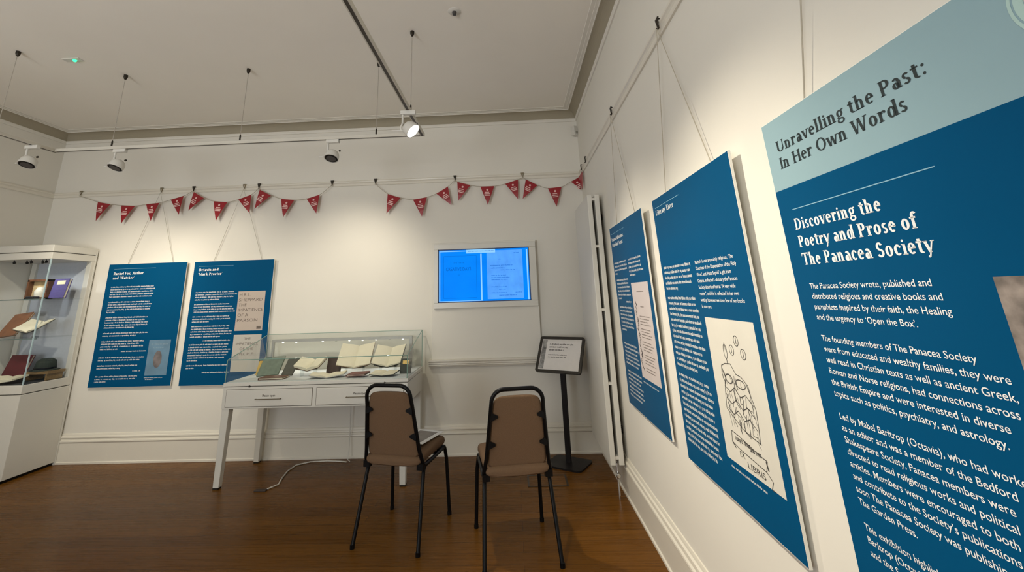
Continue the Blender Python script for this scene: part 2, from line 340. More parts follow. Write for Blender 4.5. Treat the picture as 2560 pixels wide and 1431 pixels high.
run('trim_1_%s', [(0, 2.768), (.012, 2.768), (.016, 2.776), (.016, 2.792), (.022, 2.800), (.030, 2.806), (.032, 2.816), (.026, 2.824), (.020, 2.824), (.018, 2.832), (0, 2.834)], TRIM)
cov = [(0, 3.452), (.010, 3.452), (.012, 3.466), (.018, 3.474)] + [(.018 + .078 * (1 - math.cos(a * PI / 16)), 3.474 + .078 * math.sin(a * PI / 16)) for a in range(1, 9)]
COVE = mat('dark_cove_band', (0.36, 0.32, 0.235), 0.7, spec=.2, var=.02, scale=4.0)  # cove band in a darker tone than walls and ceiling
run('trim_2_%s', [(0, 3.440), (.012, 3.440), (.014, 3.448), (.014, 3.462), (.020, 3.468), (.020, 3.474), (0, 3.474)], WALL)
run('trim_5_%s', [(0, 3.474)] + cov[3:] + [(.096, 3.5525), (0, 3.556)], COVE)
run('trim_6_%s', [(0, 3.5525), (.101, 3.5525), (.103, 3.558), (.126, 3.559), (.128, 3.562), (.158, 3.5625), (.162, 3.567), (0, 3.567)], WALL)

# boxed panel round the wall screen and the shelf moulding under it
pan = MB().box(-.862, .268, YB - .045, YB, .885, 2.072)
struct(pan.build('trim_3', WALL, bevel=.004))
sh = [(0, .815), (.045, .815), (.050, .824), (.058, .830), (.058, .840), (.066, .846), (.066, .858), (.074, .864), (.078, .872), (.078, .884), (0, .890)]
struct(MB().prism([(-.885, YB - d, z) for d, z in sh], (1.165, 0, 0)).build('trim_4', TRIM))

# ------------------------------------------------------------------ wall screen
t = plane_thing('wall_screen', 'blue lit wall screen in a white frame, showing an open book', 'screen', (-.835, YB - .046, 1.384), (1, 0, 0), (0, 0, 1))
W, H = 1.095, .671; ix0, ix1, iy0, iy1 = .044, 1.024, .0575, .612
fr = MB()
for a, b, c, d in ((0, W, 0, iy0), (0, W, iy1, H), (0, ix0, iy0, iy1), (ix1, W, iy0, iy1)): fr.box(a, b, c, d, 0, .030)
fr.build('frame', CASEW, t, bevel=.004)
S = MB().box(ix0, ix1, iy0, iy1, .001, .012).build('screen', emission('screen_blue', (0.0, 0.235, 1.0), 1.0, .10, 2.2), t)
b = .008; bz = MB()
for a, e, c, d in ((ix0, ix1, iy0, iy0 + b), (ix0, ix1, iy1 - b, iy1), (ix0, ix0 + b, iy0, iy1), (ix1 - b, ix1, iy0, iy1)): bz.box(a, e, c, d, .012, .016)
bz.build('bezel', mat('black_bezel', (.01, .012, .03), .4), t)
LB = emission('screen_pale', (.28, .62, 1.0), 1.0); MBL = emission('screen_page', (.09, .36, 1.0), 1.0, .10, 5.0); DB = emission('screen_ink', (0.0, .13, .62), .9)
gl = MB(); X0, Y0 = ix0, iy0; SW, SH = ix1 - ix0, iy1 - iy0
def sq(mb, u0, u1, v0, v1, z): mb.quad((X0 + u0 * SW, Y0 + v0 * SH, z), (X0 + u1 * SW, Y0 + v0 * SH, z), (X0 + u1 * SW, Y0 + v1 * SH, z), (X0 + u0 * SW, Y0 + v1 * SH, z))
sq(gl, .012, .022, .02, .97, .0125); sq(gl, .012, .48, .955, .968, .0125); sq(gl, .012, .48, .02, .03, .0125); sq(gl, .465, .48, .02, .90, .0125); ge_ = MB(); sq(ge_, .968, .982, .02, .955, .0125); ge_.build('page_edge', LB, S)
cb_ = MB(); sq(cb_, .31, .63, .915, .985, .0135); cb_.build('caption_bar', LB, S)
gl.build('page_edges', LB, S)
pg = MB(); sq(pg, .535, .925, .045, .955, .0125); pg.build('page', MBL, S)
tx = MB()
fit(tx, 'CREATIVE DAYS', X0 + .085 * SW, Y0 + .59 * SH, .052, .275 * SW, .0130, .01); fit(tx, 'IN THE', X0 + .17 * SW, Y0 + .73 * SH, .016, .12 * SW, .0130); fit(tx, 'by', X0 + .215 * SW, Y0 + .50 * SH, .02, .03 * SW, .013)
for a in (.06, .42):
    ink(tx, [(X0 + a * SW, Y0 + .08 * SH), (X0 + a * SW, Y0 + .87 * SH)], .003, .013)
for a in (.08, .87): ink(tx, [(X0 + .06 * SW, Y0 + a * SH), (X0 + .42 * SW, Y0 + a * SH)], .003, .013)
for i, (v, u0, u1) in enumerate(((.89, .83, .89), (.78, .66, .70), (.66, .57, .82), (.61, .57, .72), (.57, .68, .84), (.47, .58, .75), (.43, .58, .78), (.39, .58, .75), (.26, .58, .75), (.21, .66, .74), (.15, .58, .74), (.15, .83, .9), (.1, .66, .85))): greek(tx, X0 + u0 * SW, Y0 + v * SH, (u1 - u0) * SW, .0075, 100 + i, .013)
greek(tx, X0 + .33 * SW, Y0 + .945 * SH, .28 * SW, .007, 140, .014)
tx.build('screen_text', DB, S)

# ------------------------------------------------------------------ exhibition boards
def board(label, org, right, up, W, H, header=None):
    t = plane_thing('exhibition_panel', label, 'exhibition panel', org, right, up, 'blue hanging exhibition panels')
    MB().box(0, W, 0, H, -.0100, -.0006).build('foam_board', FOAM, t)
    p = MB(); p.box(.002, W - .002, .002, H - .002 if not header else header, -.0008, 0)
    p.build('printed_face', BLUE, t)
    if header: MB().box(.002, W - .002, header, H - .002, -.0008, 0).build('header_band', PALE, t)
    MB().box(.10, W - .10, H - .16, H - .10, -.024, -.010).build('hanging_batten', FOAM, t)
    return t
E_ = .0007
def heading(t, lines, x, y, size, lead, ws, wt=.05, material=INKW, name='heading'):
    h = MB()
    for i, (s, wd) in enumerate(zip(lines, ws)): fit(h, s, x, y - i * lead, size, wd, E_, wt, serif)
    return h.build(name, material, t)
def rule(t, x0, x1, y, th=.0022): return MB().box(x0, x1, y, y + th, 0, E_).build('rule_line', INKL, t)
def body(t, items, name='body_text', material=INKW):  # items: (x, baseline, width, xheight, seed)
    g_ = MB()
    for it in items: greek(g_, *it, z=E_)
    return g_.build(name, material, t)

# -- right wall, nearest: full text
PT, PBt = .7794, .7990
def upvec(z0, z1): return (PT - PBt, 0, z1 - z0)
ZB, ZT = .727, 1.972
t3 = board('very large panel headed Unravelling the Past with pale header, nearest on right wall', (PBt, 1.286, ZB), (0, -1, 0), upvec(ZB, ZT), .875, ZT - ZB, header=1.766 - ZB)
Y1 = 1.286; lx = lambda y: Y1 - y; lz = lambda z: z - ZB
heading(t3, ['Unravelling the Past:', 'In Her Own Words'], lx(1.236), lz(1.872), .046, .049, [.478, .420], .030, INKT, 'header_text')
rule(t3, lx(1.226), lx(.803), lz(1.703))
heading(t3, ['Discovering the', 'Poetry and Prose of', 'The Panacea Society'], lx(1.232), lz(1.648), .044, .0475, [.293, .362, .384], .045)
para = ['The Panacea Society wrote, published and', 'distributed religious and creative books and', 'pamphlets inspired by their faith, the Healing', 'and the urgency to \u2018Open the Box\u2019.', '',
        'The founding members of The Panacea Society', 'were from educated and wealthy families, they were', 'well read in Christian texts as well as ancient Greek,', 'Roman and Norse religions, had connections across', 'the British Empire and were interested in diverse', 'topics such as politics, psychiatry, and astrology.', '',
        'Led by Mabel Barltrop (Octavia), who had worked', 'as an editor and was a member of the Bedford', 'Shakespeare Society, Panacea members were', 'directed to read religious works and political', 'articles. Members were encouraged to both read', 'and contribute to the Society\u2019s publications and', 'soon The Panacea Society was publishing as', 'The Garden Press.', '',
        'This exhibition highlights the work of Mabel', 'Barltrop (Octavia), Rachel Fox', 'and the Society.']
bt = MB(); base = .348 / (sans(para[0], .006)[2] * .0200)
for i, s in enumerate(para):
    if s: put(bt, sans(s, .006), lx(1.226), lz(1.4915 - i * .02585), .0200, base, E_)
bt.build('body_text', INKW, t3)
PHOTO = mat('sepia_photograph', (.22, .185, .16), .4, var=.7, scale=22.0)
MB().box(lx(.767), .875 - .05, lz(1.12), lz(1.504), 0, .0006).build('photograph', PHOTO, t3)
lg = MB(); c = (lx(.546), lz(1.897)); AQ = mat('aqua_print', (.42, .60, .56), .4, var=.02); 
for r0, r1 in ((.071, .066), (.063, .050)):
    P0 = [(c[0] + r0 * math.cos(i * PI / 18), c[1] + r0 * math.sin(i * PI / 18), E_) for i in range(37)]; P1 = [(c[0] + r1 * math.cos(i * PI / 18), c[1] + r1 * math.sin(i * PI / 18), E_) for i in range(37)]
    for i in range(36): lg.quad(P0[i], P0[i + 1], P1[i + 1], P1[i])
lgo = lg.build('emblem', AQ, t3)
MB().poly([(c[0] + .049 * math.cos(i * PI / 18), c[1] + .049 * math.sin(i * PI / 18), E_) for i in range(36)]).build('emblem_centre', mat('cream_print', (.70, .66, .56), .4), lgo)
ik = MB(); ink(ik, [(c[0] - .036, c[1] + .010), (c[0] - .024, c[1] + .002), (c[0] - .012, c[1] + .014), (c[0] + .02, c[1] - .01)], .005, E_ * 2); ik.build('emblem_ink', INKT, lgo)

# -- right wall, middle
t2 = board('blue panel headed Literary Lives with a bookplate drawing, middle of right wall', (PBt, 2.378, ZB), (0, -1, 0), upvec(ZB, ZT), .874, ZT - ZB)
Y1 = 2.378
rule(t2, lx(2.338), lx(2.0), lz(1.922)); heading(t2, ['Literary Lives'], lx(2.338), lz(1.883), .038, .05, [.258])
b2 = MB(); c2 = ['Rachel\u2019s books are mainly religious, \u2018The', 'Doctrines of the Dispensation of the Holy', 'Ghost\u2019, and \u2018Pistis Sophia\u2019 a gift from', 'Octavia. In Rachel\u2019s obituary the Panacea', 'Society described her as \u201cA very wide', 'reader\u201d, and this is reflected in her own', 'writing, however we have few of her books', 'in our care.']
s2 = .335 / (sans(c2[0], .006)[2] * .0195)
for i, s in enumerate(c2): put(b2, sans(s, .006), lx(1.939), lz(1.604 - i * .0258), .0195, s2, E_)
rnd = random.Random(3); k = 0
for z0, ws in ((1.604, (.35, .33, .36, .33, .16)), (1.455, (.34, .33, .36, .35, .36, .34, .35, .33, .36, .32, .35, .36, .24)), (1.10, (.33, .35, .36, .34, .36, .33, .35, .36, .35, .33, .36, .30))):
    for i, wd in enumerate(ws): greek(b2, lx(2.338), lz(z0 - i * .0258), wd, .0098, 300 + k, E_); k += 1
b2.build('body_text', INKW, t2)
ph = MB().box(lx(1.929), lx(1.553), lz(.877), lz(1.387), 0, .0006).build('bookplate_picture', mat('bookplate_paper', (.70, .67, .58), .5, var=.03, scale=6), t2)
dr = MB(); ux = lambda u: lx(1.929) + u * .376; vz = lambda v: lz(.877) + v * .510; rn = random.Random(11)
def pen(pts, wd=.003): ink(dr, [(ux(u), vz(v)) for u, v in pts], wd * .72, .0012)
def ell(cu, cv, ru, rv, a0=0, a1=360, n=20, wd=.003): pen([(cu + ru * math.cos(math.radians(a0 + (a1 - a0) * i / n)), cv + rv * math.sin(math.radians(a0 + (a1 - a0) * i / n))) for i in range(n + 1)], wd)
for cu, cv in ((.62, .86), (.5, .79), (.72, .78)):
    ell(cu, cv, .045, .034, wd=.004); pen([(cu, cv - .02), (cu, cv + .02)], .005)
ell(.36, .77, .035, .05, wd=.004); pen([(.36, .72), (.37, .68)], .006); pen([(.34, .78), (.36, .83), (.38, .77)], .004)
pen([(.22, .66), (.20, .60), (.24, .55), (.22, .50), (.20, .44), (.18, .36), (.30, .32), (.46, .27), (.62, .25), (.74, .24), (.76, .34), (.77, .44), (.72, .52), (.70, .58), (.60, .62), (.5, .63), (.42, .69), (.30, .68), (.22, .66)], .0045)
for i in range(46):
    u = rn.uniform(.22, .72); v = rn.uniform(.29, .62) - .1 * (u - .45); pen([(u, v), (u + rn.uniform(-.03, .03), v - rn.uniform(.02, .07)), (u + rn.uniform(-.02, .06), v - rn.uniform(.05, .1))], rn.choice((.0022, .003, .0045)))
for v in (.52, .44, .37): pen([(.22 + .0 * v, v), (.32, v - .03), (.42, v + .01), (.52, v - .04), (.62, v - .01), (.74, v - .06)], .0045)
ell(.34, .58, .07, .03, wd=.006); ell(.56, .57, .09, .028, wd=.005); pen([(.22, .64), (.27, .58), (.24, .53)], .008)
pen([(.20, .215), (.18, .14), (.30, .12), (.76, .085), (.80, .155), (.70, .16), (.34, .205), (.20, .215)], .0045); pen([(.76, .085), (.84, .05), (.80, .0), (.86, -.0)], .004); pen([(.18, .14), (.24, .11)], .008); pen([(.78, .15), (.80, .10)], .010)
greek(dr, ux(.26), vz(.165), .10, .012, 5, .0012); greek(dr, ux(.52), vz(.15), .07, .012, 6, .0012)
fit(dr, 'EX', ux(.30), vz(.072), .026, .036, .0012); fit(dr, 'LIBRIS', ux(.42), vz(.028), .028, .115, .0012)
dr.build('bookplate_drawing', mat('pencil_ink', (.07, .066, .06), .6), ph)
body(t2, [(lx(1.905), lz(.850), .24, .0062, 77)], 'caption')

# -- right wall, far
t1 = board('blue panel with a scanned page picture, beside the tall radiator', (PBt, 3.466, ZB + .006), (0, -1, 0), upvec(ZB, ZT), .874, ZT - ZB)
Y1 = 3.466; ZB1 = ZB; ZB = ZB + .006
rule(t1, lx(3.42), lx(3.04), lz(1.925)); heading(t1, ['Panacea Publications,', 'Printed and \u2018Agents\u2019'], lx(3.424), lz(1.872), .036, .042, [.36, .33], .05)
it = []; k = 0
for x0, z0, ws in ((3.424, 1.70, (.34, .35, .34, .06)), (3.024, 1.70, (.31, .28, .30, .32, .14)), (3.41, 1.575, (.33, .32, .34, .34, .35, .10)), (3.41, 1.385, (.34, .31, .33, .35, .30, .34, .12)), (3.40, 1.135, (.33, .35, .31, .34, .35, .30)), (3.39, .955, (.34, .35, .30, .34, .33, .35, .28)), (3.20, 1.425, (.12,))):
    for i, wd in enumerate(ws): it.append((lx(x0), lz(z0 - i * .0258), wd, .0098, 400 + k)); k += 1
body(t1, it)
pp = MB().box(lx(3.02), lx(2.652), lz(.977), lz(1.552), 0, .0006).build('page_picture', mat('pink_page', (.62, .55, .52), .5, var=.03, scale=6), t1)
pk = MB(); pu = lambda u: lx(3.02) + u * .368; pv = lambda v: lz(.977) + v * .575
for i, (v, a, e) in enumerate([(.90, .3, .7), (.74, .42, .62)] + [(.64 - .028 * j - .02 * (j // 4), .30, .86 - .05 * (j % 3)) for j in range(18)]): greek(pk, pu(a), pv(v), (e - a) * .368, .0045, 500 + i, .0012)
pk.build('page_text', INKG, pp)
po = MB(); rn = random.Random(5)
for i in range(30): v = .80 - i * .024; u = .13 + .03 * math.sin(i * .9); ink(po, [(pu(u), pv(v)), (pu(u + rn.uniform(-.04, .07)), pv(v - .015)), (pu(u + rn.uniform(-.02, .05)), pv(v - .028))], rn.choice((.004, .007, .010)), .0012)
po.build('page_ornament', mat('ornament_ink', (.06, .045, .045), .6), pp)
body(t1, [(lx(3.01), lz(.948), .30, .006, 78)], 'caption'); ZB = ZB1

# -- back wall
def bboard(label, x0, x1, z0, z1): return board(label, (x0, 4.785, z0), (1, 0, 0), (0, -.015, z1 - z0), x1 - x0, math.hypot(z1 - z0, .015))
tA = bboard('blue panel headed Rachel Fox, next to the tall glass cabinet on back wall', -4.480, -3.588, .7016, 1.9703)
ox, oz = -4.480, .7016; ax = lambda x: x - ox; az = lambda z: z - oz
rule(tA, ax(-4.415), ax(-3.94), az(1.915)); heading(tA, ['Rachel Fox, Author', 'and \u2018Watcher\u2019'], ax(-4.415), az(1.852), .042, .048, [.345, .25], .05)
it = []; k = 0; z = 1.715
for ws in ((.475, .50, .48, .49, .49), (.48, .485, .475, .485, .09), (.46, .455, .475, .475, .33), (.49, .36), (.47, .42, .46, .19)):
    for wd in ws: it.append((ax(-4.415), az(z), wd, .0102, 600 + k)); z -= .0262; k += 1
    z -= .030
it.append((ax(-4.18), az(z + .032), .27, .0092, 690)); z -= .028
for ws in ((.49, .45), (.44, .25)):
    for wd in ws: it.append((ax(-4.415), az(z), wd, .0102, 700 + k)); z -= .0262; k += 1
    z -= .028
it.append((ax(-4.02), az(z + .026), .10, .0092, 691)); z -= .024
for wd in (.47, .43, .12): it.append((ax(-4.415), az(z), wd, .0095, 720 + k)); z -= .0255; k += 1
body(tA, it)
cv = MB().box(ax(-3.885), ax(-3.65), az(.806), az(1.158), 0, .0006).build('book_cover_picture', mat('blue_cover_print', (.13, .24, .34), .4, var=.15, scale=7), tA)
MB().poly([(ax(-3.768) + .045 * math.cos(i * PI / 12), az(.965) + .085 * math.sin(i * PI / 12), .0012) for i in range(24)]).build('cover_motif', mat('brown_motif', (.17, .15, .15), .5, var=.35, scale=14), cv)
for x_, z_, w_, h_, q_ in ((-3.855, 1.11, .17, .010, 801), (-3.83, 1.075, .12, .008, 802)): cm = MB(); greek(cm, ax(x_), az(z_), w_, h_, q_, .0012); cm.build('title_text', mat('pale_cover_ink', (.26, .36, .44), .5), cv)
body(tA, [(ax(-3.885), az(.782), .20, .006, 810), (ax(-3.87), az(.765), .08, .006, 811)], 'caption')

tB = bboard('blue panel headed Octavia and Mark Proctor, behind the glass table case', -3.504, -2.606, .6962, 1.966)
ox, oz = -3.504, .6962
rule(tB, ax(-3.45), ax(-3.06), az(1.912)); heading(tB, ['Octavia and', '\u2018Mark Proctor\u2019'], ax(-3.45), az(1.862), .040, .047, [.225, .275], .05)
it = []; z = 1.628
for ws in ((.42, .455, .43, .27), (.40, .43, .445, .45), (.40, .425, .19), (.41, .41, .44, .44, .32)):
    for wd in ws: it.append((ax(-3.448), az(z), wd, .0100, 820 + k)); z -= .0262; k += 1
    z -= .022
it.append((ax(-3.30), az(z + .008), .29, .0095, 890)); z -= .030
for ws in ((.42, .41, .45, .44, .42, .39, .11), (.44, .10)):
    for wd in ws: it.append((ax(-3.448), az(z), wd, .0100, 900 + k)); z -= .0262; k += 1
    z -= .022
it.append((ax(-3.27), az(z + .004), .28, .0095, 990)); body(tB, it)
TAU = mat('taupe_cover_print', (.52, .44, .37), .5, var=.03, scale=5)
for nm, z0, z1, lines in (('upper', 1.224, 1.631, ('H.R.L.', 'SHEPPARD', 'THE', 'IMPATIENCE', 'OF A', 'PARSON')), ('lower', .818, 1.184, ('THE', 'IMPATIENCE', 'OF THE', 'PEOPLE'))):
    p = MB().box(ax(-2.971), ax(-2.672), az(z0), az(z1), 0, .0006).build('book_cover_picture', TAU if nm == 'upper' else mat('grey_cover_print', (.54, .51, .45), .5, var=.03, scale=5), tB); 
    for i, s in enumerate(lines):
        lm = MB()
        if nm == 'upper': fit(lm, s, ax(-2.958), az(1.578 - i * .0525), .044, (.125, .262, .09, .275, .12, .225)[i], .0012)
        else: wd = (.07, .24, .15, .15)[i]; fit(lm, s, ax(-2.822) - wd / 2, az(1.130 - i * .05), .036, wd, .0012)
        lm.build('title_text', INKG, p)
    if nm == 'upper': MB().quad((ax(-2.735), az(1.238), .0012), (ax(-2.69), az(1.238), .0012), (ax(-2.69), az(1.268), .0012), (ax(-2.735), az(1.268), .0012)).build('publisher_mark', INKG, p)

# ------------------------------------------------------------------ picture hooks and hanging cords
def hook(label, x, y, z, wall='back', dark=True):
    o = thing('picture_hook', label, 'hook', (x, y, z), 0 if wall == 'back' else -PI / 2, 'picture rail hooks')
    MB().tube([(0, .030, .012), (0, .020, .022), (0, -.002, .022), (0, -.008, .012), (0, -.008, -.010), (0, -.004, -.030), (0, -.010, -.040), (0, -.018, -.034)], .004, 8).build('hook_wire', DARKM if dark else FIXW, o)
    MB().hexa([(-.016, -.012, .010), (.016, -.012, .010), (.016, -.006, .010), (-.016, -.006, .010), (-.018, -.012, .024), (.018, -.012, .024), (.018, -.004, .024), (-.018, -.004, .024)]).prism([(-.017, -.011, .010), (.017, -.011, .010), (.002, -.011, -.032), (-.002, -.011, -.032)], (0, .004, 0)).build('hook_plate', DARKM if dark else mat('dull_brass', (.22, .18, .11), .45, metal=.5), o)
    return o
HY = YB - .028
for (x, z, d, l) in ((-5.00, 2.815, 0, 'brass rail hook holding the left end of the long bunting'), (-4.031, 2.812, 0, 'brass rail hook above the Rachel Fox panel cords'), (-3.647, 2.812, 1, 'dark rail hook holding bunting between the Rachel Fox and Octavia hooks'), (-3.048, 2.812, 0, 'brass rail hook above the Octavia panel cords'), (-2.875, 2.812, 1, 'dark rail hook holding bunting just right of the Octavia cords'), (-2.019, 2.812, 1, 'dark rail hook at the right end of the long bunting'), (-1.517, 2.812, 1, 'dark rail hook at the left end of the short bunting'), (-.604, 2.812, 1, 'dark rail hook holding the short bunting above the wall screen, left one'), (.162, 2.812, 0, 'brass rail hook holding the short bunting above the wall screen, right one')):
    hook(l, x, HY, z, 'back', d)
HX = XR - .028
for (y, d, l) in ((4.55, 1, 'rail hook on right wall nearest the room corner'), (4.27, 1, 'rail hook on right wall second from the corner'), (3.059, 1, 'rail hook above the far blue panel on right wall'), (1.97, 1, 'rail hook above the Literary Lives panel on right wall'), (.86, 1, 'rail hook above the Unravelling the Past panel on right wall')):
    hook(l, HX, y, 2.812, 'right', d)
def cord(label, top, ends):
    o = MB().tube([ends[0], top, ends[1]], .0022, 6).build('hanging_cord', CORD); return tag(o, label, 'cord', 'panel hanging cords')
cord('thin cord holding the Rachel Fox panel', (-4.031, HY - .016, 2.778), [(-4.328, 4.8005, 1.86), (-3.737, 4.8005, 1.86)])
cord('thin cord holding the Octavia and Mark Proctor panel', (-3.048, HY - .016, 2.778), [(-3.345, 4.8005, 1.86), (-2.725, 4.8005, 1.86)])
cord('thin cord holding the far blue panel by the radiator', (HX - .016, 3.059, 2.778), [(.8105, 3.357, 1.86), (.8105, 2.774, 1.86)])
cord('thin cord holding the Literary Lives panel', (HX - .016, 1.97, 2.778), [(.8105, 2.269, 1.86), (.8105, 1.65, 1.86)])
cord('thin cord holding the Unravelling the Past panel', (HX - .016, .86, 2.778), [(.8105, 1.157, 1.86), (.8105, .57, 1.86)])

# ------------------------------------------------------------------ bunting
RED = mat('red_pennant_card', (.30, .008, .016), .28, spec=.6, var=.04, scale=12); PINKI = mat('pale_pennant_ink', (.80, .52, .48), .5)
FLAGS = [[(-4.754, 2.69), (-4.598, 2.657), (-4.719, 2.463)], [(-4.463, 2.638), (-4.298, 2.626), (-4.409, 2.424)], [(-4.169, 2.639), (-4.016, 2.651), (-4.075, 2.441)], [(-3.886, 2.683), (-3.739, 2.722), (-3.75, 2.499)], [(-3.627, 2.763), (-3.497, 2.686), (-3.652, 2.543)], [(-3.376, 2.643), (-3.213, 2.628), (-3.311, 2.413)], [(-3.09, 2.653), (-2.942, 2.705), (-2.928, 2.483)], [(-2.852, 2.759), (-2.713, 2.684), (-2.882, 2.533)], [(-2.591, 2.639), (-2.435, 2.621), (-2.538, 2.42)], [(-2.295, 2.629), (-2.147, 2.671), (-2.165, 2.451)],
         [(-1.367, 2.646), (-1.219, 2.595), (-1.368, 2.418)], [(-1.077, 2.569), (-.92, 2.591), (-.97, 2.366)], [(-.813, 2.627), (-.683, 2.703), (-.642, 2.485)], [(-.576, 2.753), (-.43, 2.709), (-.566, 2.533)], [(-.317, 2.688), (-.16, 2.687), (-.237, 2.472)], [(-.036, 2.707), (.109, 2.752), (.099, 2.525)], [(.196, 2.75), (.324, 2.677), (.151, 2.525)], [(.437, 2.637), (.59, 2.647), (.519, 2.425)], [(.700, 2.702), (.800, 2.752), (.800, 2.600)]]
def bunting(label, string, flags, y0):
    b = thing('bunting', label, 'bunting', (string[0][0], y0, string[0][2]), 0, 'red bunting strings'); o = Vector(b.location)
    MB().tube([Vector(p) - o for p in string], .0032, 6).build('string', CORD, b)
    for i, (L, R, A) in enumerate(flags):
        curl = random.uniform(-.012, .018)
        P = [Vector((L[0], y0, L[1])), Vector((R[0], y0, R[1])), Vector((A[0], y0 - .012 + curl * .5, A[1]))]
        n = 6; rows = []
        for r in range(n + 1):
            t_ = r / n; a = P[0].lerp(P[2], t_); c_ = P[1].lerp(P[2], t_)
            rows.append([a - o + Vector((0, -.006 * math.sin(t_ * PI), 0)), c_ - o + Vector((0, -.006 * math.sin(t_ * PI) - .002, 0))])
        fm = MB(); th = Vector((0, .0016, 0))
        for r in range(n): fm.hexa([rows[r][0], rows[r][1], rows[r + 1][1], rows[r + 1][0], rows[r][0] + th, rows[r][1] + th, rows[r + 1][1] + th, rows[r + 1][0] + th])
        p = fm.build('pennant', RED, b)
        C0 = (P[0] + P[1]) / 2; ux_ = (P[1] - P[0]).normalized(); dn = (P[2] - C0); dl = dn.length; dn.normalize(); pm = MB()
        at = lambda u, v: C0 + ux_ * u + dn * v - o + Vector((0, -.0075 - .012 * (v / dl), 0))
        pm.poly([at(.012 * math.cos(j * PI / 6) * 1, .042 + .012 * math.sin(j * PI / 6)) for j in range(12)])
        for (a, e, v) in ((-.030, .020, .066), (-.034, .030, .085), (-.032, .030, .102)): pm.quad(at(a, v), at(e, v), at(e, v + .010), at(a, v + .010))
        pm.build('pennant_print', PINKI, p)
    return b
def sag(pts, y, depth_of=None):                     # smooth string through given (x, z) points
    out = []
    P = [Vector((p[0], y, p[1])) for p in pts]
    for i in range(len(P) - 1):
        p0 = P[max(i - 1, 0)]; p1 = P[i]; p2 = P[i + 1]; p3 = P[min(i + 2, len(P) - 1)]
        for k in range(5):
            t_ = k / 5; out.append(.5 * ((2 * p1) + (p2 - p0) * t_ + (2 * p0 - 5 * p1 + 4 * p2 - p3) * t_ ** 2 + (3 * p1 - p0 - 3 * p2 + p3) * t_ ** 3))
    out.append(P[-1]); return out
def chain(hooks, flags):
    pts = []
    for h in hooks: pts.append((h, 2.775, 1))
    for L, R, A in flags: pts += [(L[0], L[1] + .002, 0), (R[0], R[1] + .002, 0)]
    pts.sort(); out = []; seg = []
    for p in pts:
        seg.append((p[0], p[1]))
        if p[2] and len(seg) > 1: out += sag(seg, 4.760); seg = [seg[-1]]
    if len(seg) > 1: out += sag(seg, 4.760)
    clean = [out[0]]
    for p in out[1:]:
        if (p - clean[-1]).length > .004: clean.append(p)
    return clean
bunting('long red bunting of ten pennants above the two back wall panels', chain([-5.0, -3.647, -2.875, -2.019], FLAGS[:10]), FLAGS[:10], 4.757)
rb = bunting('short red bunting of pennants above the wall screen, running into the corner', chain([-1.517, -.604, .162], FLAGS[10:]), FLAGS[10:], 4.757)
o = Vector(rb.location)
P = [Vector((.778, 4.70, 2.735)) - o, Vector((.800, 4.56, 2.76)) - o, Vector((.792, 4.60, 2.57)) - o]
MB().prism(P, (-.0018, 0, 0)).build('pennant', RED, rb)
MB().tube([Vector((.80, 4.757, 2.752)) - o, Vector((.79, 4.70, 2.74)) - o, Vector((.80, 4.55, 2.775)) - o], .003, 6).build('string', CORD, rb)

# ------------------------------------------------------------------ lighting tracks, cables and spotlights
def track(label, x0, x1, y0, y1, alongx, group='lighting tracks'):
    t = thing('lighting_track', label, 'lighting track', ((x0 + x1) / 2, (y0 + y1) / 2, TRZ), 0, group); cx_, cy_ = (x0 + x1) / 2, (y0 + y1) / 2
    hw = .017; m_ = MB()
    if alongx:
        L = (x1 - x0) / 2; m_.box(-L, L, -hw, -.010, 0, .026).box(-L, L, .010, hw, 0, .026).box(-L, L, -.010, .010, .014, .026)
        g_ = MB().box(-L, L, -.010, .010, .002, .0138)
    else:
        L = (y1 - y0) / 2; m_.box(-hw, -.010, -L, L, 0, .026).box(.010, hw, -L, L, 0, .026).box(-.010, .010, -L, L, .014, .026)
        g_ = MB().box(-.010, .010, -L, L, .002, .0138)
    m_.build('track_body', mat('cream_track', (.60, .57, .49), .5, var=.01), t); g_.build('track_groove', mat('track_copper', (.05, .04, .03), .5), t); return t
track('ceiling hung white lighting track parallel to the back wall', TXL + .02, TX - .02, TY - .0, TY + .0, True)
track('ceiling hung white lighting track along the right side, towards the viewer', TX, TX, -1.6, TY + .018, False)
track('ceiling hung white lighting track at far left, by the left wall', TXL, TXL, .4, TY + .018, False)
def cable(label, x, y):
    c = thing('suspension_cable', label, 'cable', (x, y, TRZ), 0, 'track suspension cables'); h = ZC - TRZ
    MB().lathe([(0, h), (.016, h), (.016, h - .022), (.010, h - .040), (.004, h - .046), (0, h - .046)], (0, 0, 0), (0, 0, 1), 12).build('ceiling_cap', DARKM, c, smooth=True)
    MB().tube([(0, 0, h - .03), (0, 0, .03)], .0024, 6).build('wire', mat('steel_wire', (.40, .36, .30), .5, metal=.2), c)
    MB().tube([(0, 0, .085), (0, 0, .075), (0, 0, .034)], [.004, .0065, .0065], 8).build('gripper', DARKM, c)
for x, y, l in ((TXL, 3.04, 'track cable at far left, on the left track'), (-3.474, TY, 'leftmost cable over the back track, above the left disc lamp'), (-2.322, TY, 'middle cable over the back track'), (-1.122, TY, 'cable over the right end of the back track'), (TX, 3.05, 'cable above the lit spotlight on the right track')): cable(l, x, y)
LENSD = mat('dark_lens', (.045, .036, .034), .35, var=.1); RIMD = mat('dark_rim', (.006, .004, .003), .5, spec=.1); LENSL = emission('lit_lens', (1.0, .96, .88), 14.0)
